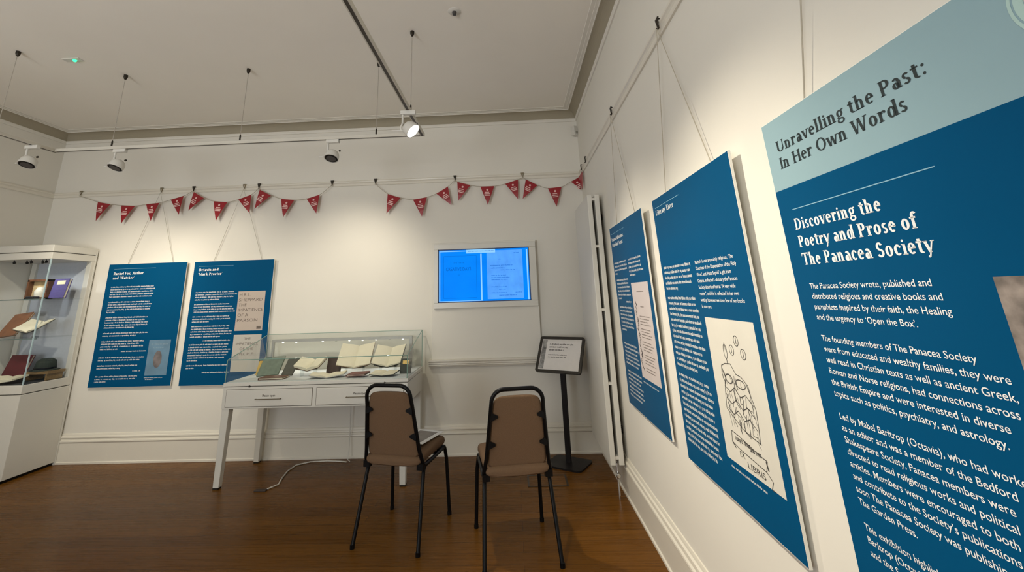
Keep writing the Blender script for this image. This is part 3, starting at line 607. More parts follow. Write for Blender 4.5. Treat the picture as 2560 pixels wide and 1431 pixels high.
def lamp(label, x, y, aim, lit, yaw=0.0, stem_dx=-.04):
    t = thing('track_spotlight', label, 'spotlight', (x, y, TRZ), yaw, 'track spotlights')
    MB().box(-.055, .055, -.016, .016, -.030, 0).build('adapter', FIXW, t, bevel=.003)
    MB().tube([(stem_dx, 0, -.028), (stem_dx, 0, -.085), (stem_dx, 0, -.100)], .008, 10).tube([(stem_dx, 0, -.095), (stem_dx - .012, 0, -.125), (stem_dx - .010, 0, -.150), (stem_dx + .01, 0, -.160)], .007, 8).build('stem', FIXW, t, smooth=True)
    n = Vector(aim).normalized(); hc = Vector((stem_dx + .045, 0, -.128)); f = hc + n * .045     # face centre
    MB().lathe([(0, .075), (.022, .074), (.040, .064), (.053, .045), (.058, .022), (.060, .0), (.0605, -.006), (.055, -.006), (.0545, .004), (.0, .006)], f, -n, 28).build('housing', FIXW, t, smooth=True)
    ln = MB().lathe([(0, -.0075), (.050, -.0075), (.050, -.005), (0, -.005)], f, -n, 28).build('lens', LENSL if lit else RIMD, t, smooth=False)
    if not lit: MB().lathe([(0, -.0085), (.040, -.0085), (.040, -.007), (0, -.007)], f, -n, 24).build('baffle', LENSD, ln)
    MB().tube([(stem_dx - .005, 0, -.150), (stem_dx - .075, 0, -.150)], .0045, 8).build('aiming_lever', FIXW, t)
    k = hc + Vector((.055, .0, .022)); MB().lathe([(0, 0), (.008, 0), (.008, .012), (0, .012)], k, (1, 0, .3), 10).build('tilt_knob', DARKM, t)
    return t, t.matrix_world, f
SPOTS = []
lamp('unlit looking disc spotlight on the left track', TXL, 3.316, (.05, -.36, -1), False)
lamp('disc spotlight at the left of the back track, above the Rachel Fox panel', -3.385, TY, (-.14, -.36, -1), False)
lamp('disc spotlight near the right end of the back track', -1.496, TY, (-.05, -.36, -1), False)
lamp('brightly lit spotlight at the corner end of the right track', TX, 2.972, (1.5, -.25, -1.5), True, 0)
# two more of the same on the part of the right track above and behind the viewer
lamp('lit spotlight on the right track above the frame, facing the Literary Lives panel', TX, 1.40, (1.5, .2, -1.2), True, 0)
lamp('lit spotlight on the right track behind the viewer, facing the nearest panel', TX, -.35, (1.5, .6, -1.2), True, 0)
lamp('unseen lit spotlight added on the left track for bounce off the left wall', TXL, 1.30, (-1.2, 0, -1.4), True, 0)  # added spotlight out of view, bounces warm light off the left wall
lamp('unseen lit spotlight added on the right track for bounce far behind the viewer', TX, -1.40, (1.5, -.6, -1.2), True, 0)  # another spotlight added out of view, for warm bounce
spot('lamp_light', (TXL + .08, 3.40, 2.62), (-4.25, YB, 1.25), 74, 92)
spot('lamp_light', (-3.43, TY + .06, 2.62), (-3.20, YB, 1.55), 40, 88)
spot('lamp_light', (-1.51, TY + .03, 2.62), (-1.75, YB, 1.40), 56, 90)
spot('lamp_light', (TX + .10, 3.00, 2.62), (XR, 2.75, .70), 96, 86)
spot('lamp_light', (TX + .10, 1.41, 2.62), (XR, 1.70, .75), 140, 88)
spot('lamp_light', (TX + .10, -.33, 2.62), (XR, -.60, 1.2), 60, 84)
spot('lamp_light', (TXL - .10, 1.31, 2.62), (XL, 1.3, 1.3), 110, 100)  # beam of the added left track spotlight
spot('lamp_light', (TX + .10, -1.42, 2.62), (XR, -1.7, 1.3), 110, 100)  # beam of the spotlight added far behind the viewer

# ------------------------------------------------------------------ ceiling fittings and corner sensor
t = thing('emergency_light', 'small ceiling emergency light with a green indicator', 'emergency light', (-3.683, 3.198, ZC))
MB().box(-.075, .075, -.028, .028, -.006, 0).build('plate', FIXW, t, bevel=.002)
MB().lathe([(0, -.022), (.010, -.020), (.014, -.012), (.014, -.006), (0, -.006)], (.02, .0, 0), (0, 0, 1), 14).build('indicator', emission('green_led', (.05, 1.0, .35), 2.2), t, smooth=True)
t = thing('smoke_detector', 'small round ceiling detector with dark centre', 'detector', (-.351, 2.826, ZC))
MB().lathe([(0, -.006), (.046, -.005), (.050, 0), (0, 0)], (0, 0, 0), (0, 0, 1), 24).build('ring', FIXW, t, smooth=True)
MB().lathe([(0, -.030), (.014, -.028), (.017, -.006), (0, -.006)], (0, 0, 0), (0, 0, 1), 16).build('sensor_head', mat('dark_plastic', (.05, .045, .04), .5), t, smooth=True)
t = thing('motion_sensor', 'white motion sensor high in the room corner above the bunting', 'sensor', (.79, 4.775, 3.31), .65)
MB().hexa([(-.032, -.030, -.06), (.032, -.030, -.06), (.032, .030, -.06), (-.032, .030, -.06), (-.032, -.022, .06), (.032, -.022, .06), (.032, .030, .06), (-.032, .030, .06)]).build('casing', FIXW, t, bevel=.008)
MB().lathe([(0, .006), (.014, .004), (.017, 0), (0, 0)], (0, -.030, -.022), (0, -1, -.1), 14).build('sensor_window', mat('grey_lens', (.35, .33, .28), .3), t)

# ------------------------------------------------------------------ tall radiator
t = thing('radiator', 'tall white double panel radiator on right wall near the corner', 'radiator', (XR - .003, 4.0, .17))
RZ = 2.16
for i, x in enumerate((-.137, -.072)):
    p = MB().box(x, x + .040, -.22, .56, .06, RZ).build('panel', CASEW, t, bevel=.004); p['label'] = ('front panel', 'rear panel')[i]
for z in (.10, .62, 1.18, 1.70, RZ - .05): MB().box(-.098, -.071, -.217, .55, z, z + .020).build('bridge', CASEW, t)
for z in (.25, 1.95):
    for y in (-.10, .42): MB().box(-.034, 0, y - .02, y + .02, z, z + .05).build('bracket', BLACKM, t)
MB().tube([(-.085, -.19, .07), (-.085, -.19, -.17)], .008, 10).build('pipe', mat('chrome', (.6, .58, .54), .2, metal=.9), t)
MB().lathe([(0, 0), (.016, 0), (.018, .012), (.018, .034), (.012, .042), (0, .042)], (-.085, -.195, -.005), (0, -1, 0), 16).build('valve', mat('chrome', (.6, .58, .54), .2), t, smooth=True)

# ------------------------------------------------------------------ tall glass cabinet
CX0, CX1, CY0, CY1, CZ = -5.345, -4.662, 4.300, 4.775, 2.147
t = thing('display_cabinet', 'tall white display cabinet with glass upper part, against left corner', 'display cabinet', ((CX0 + CX1) / 2, (CY0 + CY1) / 2, 0))
o = Vector(t.location)
def cb(*a): x0, x1, y0, y1, z0, z1 = a; return (x0 - o.x, x1 - o.x, y0 - o.y, y1 - o.y, z0, z1)
MB().box(*cb(CX0, CX1, CY0, CY1, .025, .735)).build('base_cupboard', CASEW, t, bevel=.004)
MB().box(*cb(CX0 + .02, CX1 - .02, CY0 + .02, CY1, 0, .025)).build('plinth', BLACKM, t)
MB().box(*cb(CX0, CX1, CY0, CY1, .742, .820)).build('lower_rail', CASEW, t, bevel=.004)
MB().box(*cb(CX0, CX1, CY0, CY1, 2.005, 2.072)).build('top_rail', CASEW, t, bevel=.004)
MB().box(*cb(CX0 - .0, CX1 + .004, CY0 - .006, CY1, 2.078, CZ)).build('cornice_top', CASEW, t, bevel=.006)
MB().box(*cb(CX0, CX1 + .006, CY1, CY1 + .012, .0, CZ - .01)).build('back_board', CASEW, t)
for x0, x1 in ((CX1 - .055, CX1), (CX0, CX0 + .055)): MB().box(*cb(x0, x1, CY1 - .035, CY1, .82, 2.005)).build('post', CASEW, t)
MB().box(*cb(CX0 + .055, CX1 - .055, CY1 - .012, CY1, .82, 2.005)).build('back_lining', mat('grey_felt', (.50, .53, .58), .9, spec=.1, var=.03, scale=60), t)
MB().box(*cb(CX0 + .01, CX1 - .01, CY0 + .01, CY1 - .014, .818, .822)).build('floor_lining', mat('dark_felt', (.03, .03, .032), .9), t)
g1 = MB().box(*cb(CX0 + .004, CX1 - .004, CY0 + .004, CY0 + .010, .815, 2.01)).build('front_glass', CABGL, t)
g2 = MB().box(*cb(CX1 - .010, CX1 - .004, CY0 + .011, CY1 - .03, .815, 2.01)).build('side_glass', CABGL, t)
MB().box(*cb(CX1 - .012, CX1 - .002, CY0 + .002, CY0 + .0105, .818, 2.006)).build('glass_edge', mat('pale_glass_edge', (.42, .55, .58), .2, var=.03), t)
for z in (1.606, 1.228):
    s = MB().box(*cb(CX0 + .03, CX1 - .02, CY0 + .05, CY1 - .04, z, z + .008)).build('shelf', CABGL, t)
    MB().box(*cb(CX0 + .03, CX1 - .02, CY0 + .046, CY0 + .050, z, z + .008)).build('shelf_edge', mat('dark_glass_edge', (.14, .19, .18), .2, var=.05), s)
for i, (x, y) in enumerate(((-5.10, 4.34), (-5.02, 4.39), (-4.93, 4.35), (-4.86, 4.40), (-4.78, 4.36))):
    MB().tube([(x - o.x, y - o.y, 2.006), (x - o.x, y - o.y, 1.992)], .004, 6).lathe([(0, 0), (.010, 0), (.013, .022), (0, .022)], (x - o.x, y - o.y, 1.992), (0, .5, -1), 10).build('mini_spot', BLACKM, t)
for x in (-4.90, -5.10): spot('cabinet_spot', (x, 4.37, 1.97), (x + .16, 4.74, 1.20), 2.6, 110, .6, (.92, .96, 1.0), .012)

# things in the cabinet
def slab(mb, c, rx, ry, w_, h_, d_):                # box with its own axes: rx right, ry up, thickness behind
    c, rx, ry = Vector(c), Vector(rx).normalized(), Vector(ry).normalized(); n = rx.cross(ry)
    P = [c + rx * a * w_ / 2 + ry * b_ * h_ / 2 + n * e for e in (-d_, 0) for a, b_ in ((-1, -1), (1, -1), (1, 1), (-1, 1))]
    return mb.hexa(P)
def hard_book(label, c, rx, ry, w_, h_, d_, cover, group='books on show', lab=None):
    t = thing('book', label, 'book', c, 0, group); z = Vector((0, 0, 0)); rx, ry = Vector(rx).normalized(), Vector(ry).normalized(); n = rx.cross(ry)
    m_ = MB(); slab(m_, z, rx, ry, w_, h_, .004); slab(m_, -n * (d_ - .004), rx, ry, w_, h_, .004); slab(m_, -rx * (w_ / 2 - .002), n, ry, .001, h_, .004); m_.hexa([-rx * (w_ / 2 + .002) + ry * b_ * h_ / 2 - n * e + rx * q for e in (d_, 0) for q, b_ in ((0, -1), (.004, -1), (.004, 1), (0, 1))])
    m_.build('cover', cover, t)
    p = MB(); slab(p, -n * .0045, rx, ry, w_ - .012, h_ - .010, d_ - .009); p.build('page_block', PAPER, t)
    if lab:
        q = MB(); slab(q, ry * h_ * lab[0] + n * .001, rx, ry, w_ * lab[1], h_ * lab[2], .001); q.build('cover_label', lab[3], t)
    return t
def open_book(label, c, yaw, tilt, w_, h_, v=.35, cover=None, cradle=0.0, th=.012, group='open books on show', marks=True):
    # open at the spine: two page blocks rising left and right; yaw about z, leaning back by tilt
    t = thing('open_book', label, 'book', c, yaw, group)
    def P(x, s, dz=0.0):                            # x across, s along the page height
        zz = abs(x) * v + dz; y = s * math.cos(tilt) - zz * math.sin(tilt); return Vector((x, y, s * math.sin(tilt) + zz * math.cos(tilt) + cradle))
    for sg, nm in ((-1, 'left_page'), (1, 'right_page')):
        xs = [0, .12, .35, .7, 1.0]; rings = []
        for f_ in xs:
            x = sg * w_ * f_; bulge = .010 * math.sin(min(1, f_ * 1.6) * PI) * (1 - f_ * .4)
            rings.append([P(x, 0, 0), P(x, h_, 0), P(x, h_, th + bulge), P(x, 0, th + bulge)])
        MB().loft(rings).build(nm, PAPER, t, smooth=True)
    cm = MB()
    for sg in (-1, 1): cm.hexa([P(0, -.003, -.005), P(sg * (w_ + .004), -.003, -.005), P(sg * (w_ + .004), h_ + .003, -.005), P(0, h_ + .003, -.005), P(0, -.003, -.0005), P(sg * (w_ + .004), -.003, -.0005), P(sg * (w_ + .004), h_ + .003, -.0005), P(0, h_ + .003, -.0005)])
    cm.build('cover', cover or mat('brown_cover', (.10, .05, .03), .6), t)
    if cradle > .01:
        k = MB()
        for sg in (-1, 1):
            k.hexa([P(sg * .01, -.006, -.012), P(sg * w_ * .85, -.006, -.012), P(sg * w_ * .85, h_ * .9, -.012), P(sg * .01, h_ * .9, -.012), P(sg * .01, -.006, -.007), P(sg * w_ * .85, -.006, -.007), P(sg * w_ * .85, h_ * .9, -.007), P(sg * .01, h_ * .9, -.007)])
            a = P(sg * w_ * .5, h_ * .25, -.012); k.box(min(a.x, a.x + sg * .006), max(a.x, a.x + sg * .006), a.y - .03, a.y + .03, 0, max(.004, a.z))
        k.build('stand', glass('acrylic', (.93, .95, .95), .5) if 'acrylic' not in MATS else MATS['acrylic'], t)
    return t
PURP = mat('purple_cloth', (.085, .065, .22), .7, var=.08, scale=50); LBL = mat('cream_label', (.80, .70, .45), .7)
hard_book('purple cloth book with a cream label on the cabinet top shelf', (-4.785, 4.560, 1.720), (1, -.12, 0), (0, .18, 1), .185, .20, .03, PURP, 'cabinet books', (.30, .55, .2, LBL))
MB().box(*[0] * 6)
t = thing('wooden_case', 'brown wooden framed case with pale inset on the cabinet top shelf', 'case', (-5.035, 4.56, 1.6145))
m_ = MB(); m_.box(-.115, -.095, 0, .08, 0, .20).box(.095, .115, 0, .08, 0, .20).box(-.115, .115, 0, .08, .185, .205).box(-.115, .115, 0, .08, 0, .015); m_.build('frame', mat('mahogany', (.13, .05, .02), .4, var=.3, scale=20), t)
MB().box(-.095, .095, .05, .06, .015, .185).build('inset_panel', mat('honey_paper', (.55, .40, .20), .6, var=.35, scale=14), t)
MB().lathe([(0, 0), (.045, 0), (.05, .06), (.03, .10), (0, .11)], (.02, .03, .02), (0, 0, 1), 14).build('white_figure', mat('ivory', (.66, .62, .50), .5, var=.2, scale=30), t, smooth=True)
tag(MB().box(-4.965, -4.875, 4.40, 4.47, 1.6145, 1.640).build('black_pouch', mat('black_leather', (.012, .012, .013), .5), bevel=.008), 'small black pouch lying at front of the cabinet top shelf', 'pouch')
hard_book('brown leather folder leaning on the cabinet middle shelf', (-5.135, 4.52, 1.368), (1, -.1, .10), (.12, .55, 1), .22, .25, .02, mat('tan_leather', (.24, .10, .045), .6, var=.15, scale=25), 'cabinet books')
open_book('open cream book on a stand, cabinet middle shelf', (-4.84, 4.385, 1.237), -.15, .55, .145, .17, .28, mat('black_cover', (.02, .02, .018), .5), .05, .010, 'cabinet books')
hard_book('maroon book propped up at the cabinet bottom', (-5.075, 4.58, .958), (1, -.1, 0), (0, .35, 1), .25, .22, .025, mat('maroon_cloth', (.12, .016, .02), .7, var=.12, scale=40), 'cabinet books')
open_book('open yellowed book lying at the cabinet bottom', (-4.985, 4.338, .8235), .1, .12, .15, .17, .12, mat('dark_cover', (.03, .025, .015), .6), .012, .016, 'cabinet books')
t = thing('wooden_tray', 'low wooden stand under a dark green hat, cabinet bottom', 'stand', (-4.80, 4.62, .8225)); MB().box(-.12, .12, -.09, .09, .06, .085).box(-.11, -.09, -.08, .08, 0, .06).box(.09, .11, -.08, .08, 0, .06).build('top_board', mat('oak', (.24, .15, .06), .5, var=.25, scale=18, stretch=(1, 8, 8)), t)
HAT = mat('dark_green_felt', (.022, .03, .022), .85, var=.3, scale=40)
t = thing('felt_hat', 'dark green felt hat resting on the wooden stand in the cabinet', 'hat', (-4.82, 4.63, .9085))
MB().lathe([(0, .115), (.045, .112), (.075, .09), (.085, .03), (.088, .012), (.115, .006), (.116, 0), (0, 0)], (0, 0, 0), (0, 0, 1), 24).build('crown', HAT, t, smooth=True); MB().lathe([(.0865, .012), (.089, .012), (.088, .03), (.0855, .03)], (0, 0, 0), (0, 0, 1), 24).build('hat_band', BLACKM, t)

# ------------------------------------------------------------------ glass table case
TX0, TX1, TY0, TY1 = -2.588, -.950, 4.100, 4.755
t = thing('table_display_case', 'white legged table case with a sloping glass lid and two drawers', 'display case', ((TX0 + TX1) / 2, (TY0 + TY1) / 2, 0)); o = Vector(t.location)
MB().box(*cb(TX0, TX1, TY0, TY1, .615, .792)).build('carcass', CASEW, t, bevel=.003)
MB().box(*cb(TX0 - .003, TX1 + .003, TY0 - .003, TY1 + .003, .797, .826)).build('lid_rail', CASEW, t, bevel=.003)
for sx in (0, 1):
    for sy in (0, 1):
        xa = TX0 + .004 if not sx else TX1 - .004; ya = TY0 + .004 if not sy else TY1 - .004; dx = 1 if not sx else -1; dy = 1 if not sy else -1
        q = lambda w_, z: [(xa - o.x, ya - o.y, z), (xa + dx * w_ - o.x, ya - o.y, z), (xa + dx * w_ - o.x, ya + dy * w_ - o.y, z), (xa - o.x, ya + dy * w_ - o.y, z)]
        l = MB().hexa(q(.050, .012) + q(.066, .615)).build('leg', CASEW, t, bevel=.003); MB().hexa([(p[0], p[1], p[2]) for p in q(.046, 0) + q(.046, .012)]).build('foot', DARKM, l)
for x0, x1 in ((TX0 + .035, TX0 + .800), (TX0 + .840, TX1 - .035)):
    d = MB().box(*cb(x0, x1, TY0 - .006, TY0 + .01, .632, .768)).build('drawer', CASEW, t, bevel=.003)
    xc = (x0 + x1) / 2 - o.x; yf = TY0 - .006 - o.y
    MB().box(xc - .115, xc + .115, yf - .018, yf - .012, .688, .694).box(xc - .115, xc - .107, yf - .016, yf, .688, .694).box(xc + .107, xc + .115, yf - .016, yf, .688, .694).build('handle', mat('bronze_pull', (.16, .13, .08), .4, metal=.5), d)
    lm = MB(); s = sans('Please open', .012); sc_ = .115 / (s[2] * .026)
    lm.add([(xc - .058 + a * .026 * sc_, yf - .0008, .709 + b_ * .026) for a, b_ in s[0]], s[1]); lm.build('drawer_lettering', mat('brown_ink', (.07, .055, .035), .6), d)
    MB().box(x0 - o.x - .004, x1 - o.x + .004, yf + .0045, yf + .0065, .628, .772).build('drawer_gap', mat('shadow_gap', (.14, .12, .09), .7), d)
for x in (TX0 + .235, TX1 - .20): MB().lathe([(0, .006), (.008, .005), (.009, 0), (0, 0)], (x - o.x, TY0 - .003 - o.y, .795), (0, -1, 0), 12).build('lock', DARKM, t)
GX0, GX1, GY0, GY1, GZ0, GF, GB = TX0 + .006, TX1 - .006, TY0 + .004, TY1 - .012, .826, 1.012, 1.176
th = .006
def gp(*p): return [(a - o.x, b_ - o.y, c_) for a, b_, c_ in p]
MB().hexa(gp((GX0, GY0, GZ0), (GX1, GY0, GZ0), (GX1, GY0 + th, GZ0), (GX0, GY0 + th, GZ0), (GX0, GY0, GF), (GX1, GY0, GF), (GX1, GY0 + th, GF), (GX0, GY0 + th, GF))).build('front_glass', GLASS, t)
MB().hexa(gp((GX0, GY1, GZ0), (GX1, GY1, GZ0), (GX1, GY1 + th, GZ0), (GX0, GY1 + th, GZ0), (GX0, GY1, GB), (GX1, GY1, GB), (GX1, GY1 + th, GB), (GX0, GY1 + th, GB))).build('rear_glass', GLASS, t)
for x in (GX0, GX1 - th): MB().hexa(gp((x, GY0 + th, GZ0), (x + th, GY0 + th, GZ0), (x + th, GY1, GZ0), (x, GY1, GZ0), (x, GY0 + th, GF), (x + th, GY0 + th, GF), (x + th, GY1, GB), (x, GY1, GB))).build('side_glass', GLASS, t)
MB().hexa(gp((GX0, GY0, GF), (GX1, GY0, GF), (GX1, GY1 + th, GB), (GX0, GY1 + th, GB), (GX0, GY0, GF + th), (GX1, GY0, GF + th), (GX1, GY1 + th, GB + th), (GX0, GY1 + th, GB + th))).build('top_glass', GLASS, t)
ed = MB(); e = .0035
def edge(a, b_): ed.tube(gp(a, b_), e, 6)
edge((GX0, GY0, GF + .003), (GX1, GY0, GF + .003)); edge((GX0, GY1 + th, GB + .003), (GX1, GY1 + th, GB + .003))
for x in (GX0, GX1): edge((x, GY0, GF + .003), (x, GY1 + th, GB + .003)); edge((x, GY0, GZ0), (x, GY0, GF)); edge((x, GY1 + th, GZ0), (x, GY1 + th, GB))
ed.build('glass_edges', GEDGE, t)
MB().box(*cb(GX0 + .012, GX1 - .012, GY0 + .012, GY1 - .004, .826, .830)).build('baseboard_lining', mat('pale_felt', (.62, .64, .62), .9, var=.02), t)
LED = mat('grey_aluminium', (.34, .34, .32), .45, metal=.3, var=.03)
lb = MB().box(*cb(GX0 + .09, GX1 - .085, GY1 - .075, GY1 - .050, 1.105, 1.132)).box(*cb(GX0 + .09, GX0 + .112, GY1 - .075, GY1 - .050, .83, 1.105)).box(*cb(GX1 - .115, GX1 - .085, GY1 - .075, GY1 - .050, .83, 1.105)).build('light_bar', LED, t)
for i in range(10):
    x = GX0 + .20 + i * .138
    MB().lathe([(0, .008), (.009, .006), (.012, 0), (0, 0)], (x - o.x, GY1 - .064 - o.y, 1.105), (0, -.4, -1), 10).build('case_light', emission('case_led', (1.0, .97, .9), 2.5) if i in (0, 1, 3, 5, 6, 7, 9) else mat('led_off', (.6, .6, .55), .4), lb)
for x in (GX0 + .35, GX0 + .82, GX0 + 1.30): spot('case_light', (x, GY1 - .070, 1.085), (x, GY0 + .20, .83), 2.2, 150, .5, (1.0, .96, .88), .012)
MB().lathe([(0, 0), (.06, 0), (.06, .012), (0, .012)], (-1.95 - o.x, 4.40 - o.y, .603), (0, 0, 1), 16).build('cable_outlet', BLACKM, t)

# things in the table case
ZS = .8305; G_ = 'table case books'
t = thing('leaflet', 'yellow leaflet standing at left end of the table case', 'leaflet', (-2.44, 4.50, ZS)); m_ = MB(); slab(m_, (0, 0, .062), (1, .1, 0), (0, .45, 1), .16, .13, .003); m_.build('sheet', mat('yellow_paper', (.55, .36, .08), .7, var=.25, scale=12), t); m_ = MB(); slab(m_, (0, .05, .045), (1, .1, 0), (0, -.5, 1), .10, .09, .003); m_.build('prop', WPAPER, t)
hard_book('grey green book leaning at left of the table case', (-2.325, 4.38, .923), (1, .05, .06), (.12, .55, 1), .20, .175, .018, mat('grey_green_cloth', (.16, .20, .15), .7, var=.15, scale=30), G_)
hard_book('dark grey book leaning beside the grey green one', (-2.140, 4.385, .910), (1, .05, 0), (.18, .55, 1), .10, .16, .018, mat('slate_cloth', (.085, .085, .065), .7, var=.15, scale=30), G_)
t = hard_book('brown book lying flat in front of the grey books', (-2.21, 4.235, .849), (1, .06, 0), (0, 1, 0), .22, .13, .018, mat('red_brown_cloth', (.16, .085, .055), .7, var=.2, scale=30), G_)
open_book('small thick open book on acrylic stand, left of case centre', (-1.935, 4.29, ZS), -.12, .42, .125, .15, .30, mat('brown_cover', (.10, .05, .03), .6), .050, .020, G_)
t = hard_book('small dark brown upright book behind the flat booklet', (-1.745, 4.45, .907), (1, 0, 0), (0, .3, 1), .13, .145, .02, mat('dark_brown_cloth', (.055, .032, .022), .6, var=.2, scale=30), G_)
open_book('open grey booklet lying flat at case centre', (-1.70, 4.172, ZS), .16, .05, .15, .13, .16, mat('grey_cover', (.40, .39, .37), .6), .006, .006, G_)
open_book('large cream open book on stand at case centre', (-1.525, 4.375, ZS), .05, .80, .157, .24, .32, mat('tan_cover', (.20, .13, .07), .6), .052, .010, G_)
open_book('large cream open book on stand, second from case right end', (-1.215, 4.390, ZS), -.06, .72, .140, .22, .36, mat('black_cover', (.02, .02, .018), .5), .050, .012, G_)
hard_book('red brown book lying flat between the two large open books', (-1.43, 4.225, .862), (1, -.05, .04), (.1, 1, .05), .17, .13, .014, mat('dusty_red_cloth', (.22, .10, .085), .7, var=.2, scale=30), G_)
open_book('open pamphlet lying flat near case right end', (-1.205, 4.180, ZS), -.14, .10, .115, .13, .10, mat('black_cover', (.02, .02, .018), .5), .010, .004, G_)
hard_book('small dark green book with gold emblem, right end of table case', (-1.022, 4.325, .8965), (1, -.05, 0), (.04, .22, 1), .098, .125, .022, mat('dark_green_cloth', (.035, .042, .03), .6, var=.15, scale=30), G_, (.25, .62, .26, mat('gold_foil', (.55, .36, .10), .35, metal=.5, var=.4, scale=60)))

# ------------------------------------------------------------------ stacking chairs
def make_chair(label):
    t = thing('stacking_chair', label, 'chair', (0, 0, 0), 0, 'stacking chairs facing the screen')
    TR = .0125
    # cushion, front edge rolled
    prof = []
    for f_, zt, zb in ((-.205, .484, .450), (-.19, .503, .443), (-.10, .520, .440), (.05, .532, .440), (.17, .534, .442), (.222, .522, .448), (.245, .490, .460)):
        hw = .202 + .014 * (f_ + .2) / .43 - (.02 if f_ < -.2 or f_ > .225 else 0)
        prof.append([(-hw, f_, (zt + zb) / 2), (-hw + .012, f_, zb), (0, f_, zb - .002), (hw - .012, f_, zb), (hw, f_, (zt + zb) / 2), (hw - .006, f_, zt - .010), (hw - .022, f_, zt), (0, f_, zt + .008), (-hw + .022, f_, zt), (-hw + .006, f_, zt - .010)])
    MB().loft(prof).build('seat', FABRIC, t, smooth=True, subd=1)
    tilt = lambda z: -.168 - .11 * ((z - .45) / .5)      # back plane leans to the rear
    rows = []
    for z, hw in ((.490, .168), (.500, .184), (.60, .179), (.72, .168), (.82, .158), (.868, .150), (.893, .132), (.905, .098)):
        y = tilt(z) + .006; crown = .010
        rows.append([(-hw, y, z), (-hw, y - .006, z), (-hw * .5, y - .012 + 0, z), (hw * .5, y - .012, z), (hw, y - .006, z), (hw, y, z), (hw * .96, y + .030, z - .002), (hw * .5, y + .036, z - .002), (-hw * .5, y + .036, z - .002), (-hw * .96, y + .030, z - .002)])
    MB().loft(rows).build('backrest', FABRIC, t, smooth=True, subd=1)
    pts = [(-.205, .20, .444), (-.205, -.10, .440)] + [(-.204, -.10 - .068 * math.sin(a * PI / 8), .440 + .03 - .03 * math.cos(a * PI / 8)) for a in range(1, 5)]
    up = []
    for z in (.55, .70, .82): up.append((-.198 + .036 * (z - .46) / .38, tilt(z) - .004, z))
    cr = []
    for a in range(0, 9):
        an = a * PI / 16; cr.append((-.084 - .076 * math.cos(an), tilt(.945) - .004 + .012 * (1 - math.sin(an)), .868 + .077 * math.sin(an)))
    left = pts + up + cr; right = [(-p[0], p[1], p[2]) for p in reversed(left)]
    MB().tube(left + right, TR, 12).build('back_frame', BLACKM, t, smooth=True)
    for z in (.63, .79):
        for sg in (-1, 1):
            x = sg * (.198 - .036 * (z - .46) / .38); y = tilt(z) - .008
            b = MB().loft([[(x, y - .010, z - .026), (x, y + .002, z - .026), (x, y + .002, z + .026), (x, y - .010, z + .026)], [(x - sg * .046, y - .011, z - .006), (x - sg * .046, y - .004, z - .006), (x - sg * .046, y - .004, z + .006), (x - sg * .046, y - .011, z + .006)]]).build('back_bracket', BLACKM, t)
    for sg in (-1, 1):
        l = MB().tube([(sg * .19, .13, .444), (sg * .198, .175, .452)] + [(sg * .205, .190 + .042 * math.sin(a * PI / 8), .418 + .034 * math.cos(a * PI / 8)) for a in range(0, 4)] + [(sg * .214, .240, .36), (sg * .225, .266, .008)], TR, 12).build('leg', BLACKM, t, smooth=True)
        MB().lathe([(0, 0), (.015, 0), (.015, .022), (0, .022)], (sg * .225, .266, 0), (0, 0, 1), 12).build('foot_cap', BLACKM, l)
        l = MB().tube([(sg * .196, -.05, .436), (sg * .198, -.115, .432), (sg * .201, -.145, .412), (sg * .203, -.155, .380), (sg * .222, -.266, .008)], TR, 12).build('leg', BLACKM, t, smooth=True)
        MB().lathe([(0, 0), (.015, 0), (.015, .022), (0, .022)], (sg * .222, -.266, 0), (0, 0, 1), 12).build('foot_cap', BLACKM, l)
        MB().box(min(sg * .17, sg * .215), max(sg * .17, sg * .215), -.185, -.150, .425, .462).build('corner_bracket', BLACKM, t)
    MB().tube([(-.205, .12, .436), (.205, .12, .436)], .010, 8).tube([(-.205, -.10, .434), (.205, -.10, .434)], .010, 8).build('cross_rail', BLACKM, t)
    return t
ch1 = make_chair('taupe stacking chair with a printed sheet on its seat, before the table case')
ch1.location = (-.795, 3.404, 0); ch1.rotation_euler.z = -math.atan2(.216, .976)
ch2 = dup(ch1, 'taupe stacking chair with an empty seat, directly below the wall screen')
ch2.location = (-.045, 3.197, 0); ch2.rotation_euler.z = math.atan2(.163, .987)
t = thing('printed_sheet', 'white bordered printed sheet lying on the left chair seat', 'sheet', (-.70, 3.47, .5425), -.36)
MB().box(-.105, .105, -.15, .15, 0, .0025).build('sheet', WPAPER, t)
MB().box(-.080, .072, -.115, .118, .0025, .0032).build('print_area', mat('grey_print', (.23, .20, .17), .5, var=.15, scale=20), t)

# ------------------------------------------------------------------ floor standing sign
t = thing('sign_stand', 'dark floor standing sign with a white tilted notice, in the room corner', 'sign', (.444, 4.53, 0), -.534)
bp = []
for cx_, cy_, a0 in ((.135, -.115, -90), (.135, .10, 0), (-.135, .10, 90), (-.135, -.115, 180)): bp += [(cx_ + .045 * math.cos(math.radians(a0 + k * 15)), cy_ + .045 * math.sin(math.radians(a0 + k * 15)), 0) for k in range(7)]
MB().prism(bp, (0, 0, .014)).build('base_plate', mat('dark_grey_metal', (.012, .010, .010), .45, spec=.2, var=.1), t)
MB().box(-.024, .024, -.012, .012, .014, .905).build('pole', mat('dark_grey_metal', (.02, .02, .02), .4), t)
ti = .517; upv = Vector((0, math.sin(ti), math.cos(ti))); nrm = Vector((0, -math.cos(ti), math.sin(ti))); cc = Vector((0, -.037, .934)); fw, fh = .466, .348
S3 = lambda a, b_, d: cc + Vector((a, 0, 0)) + upv * b_ + nrm * d
def panel(mb, a0, a1, b0, b1, d0, d1): mb.hexa([S3(a0, b0, d0), S3(a1, b0, d0), S3(a1, b1, d0), S3(a0, b1, d0), S3(a0, b0, d1), S3(a1, b0, d1), S3(a1, b1, d1), S3(a0, b1, d1)])
m_ = MB(); rim = .024
out = []; inn = []
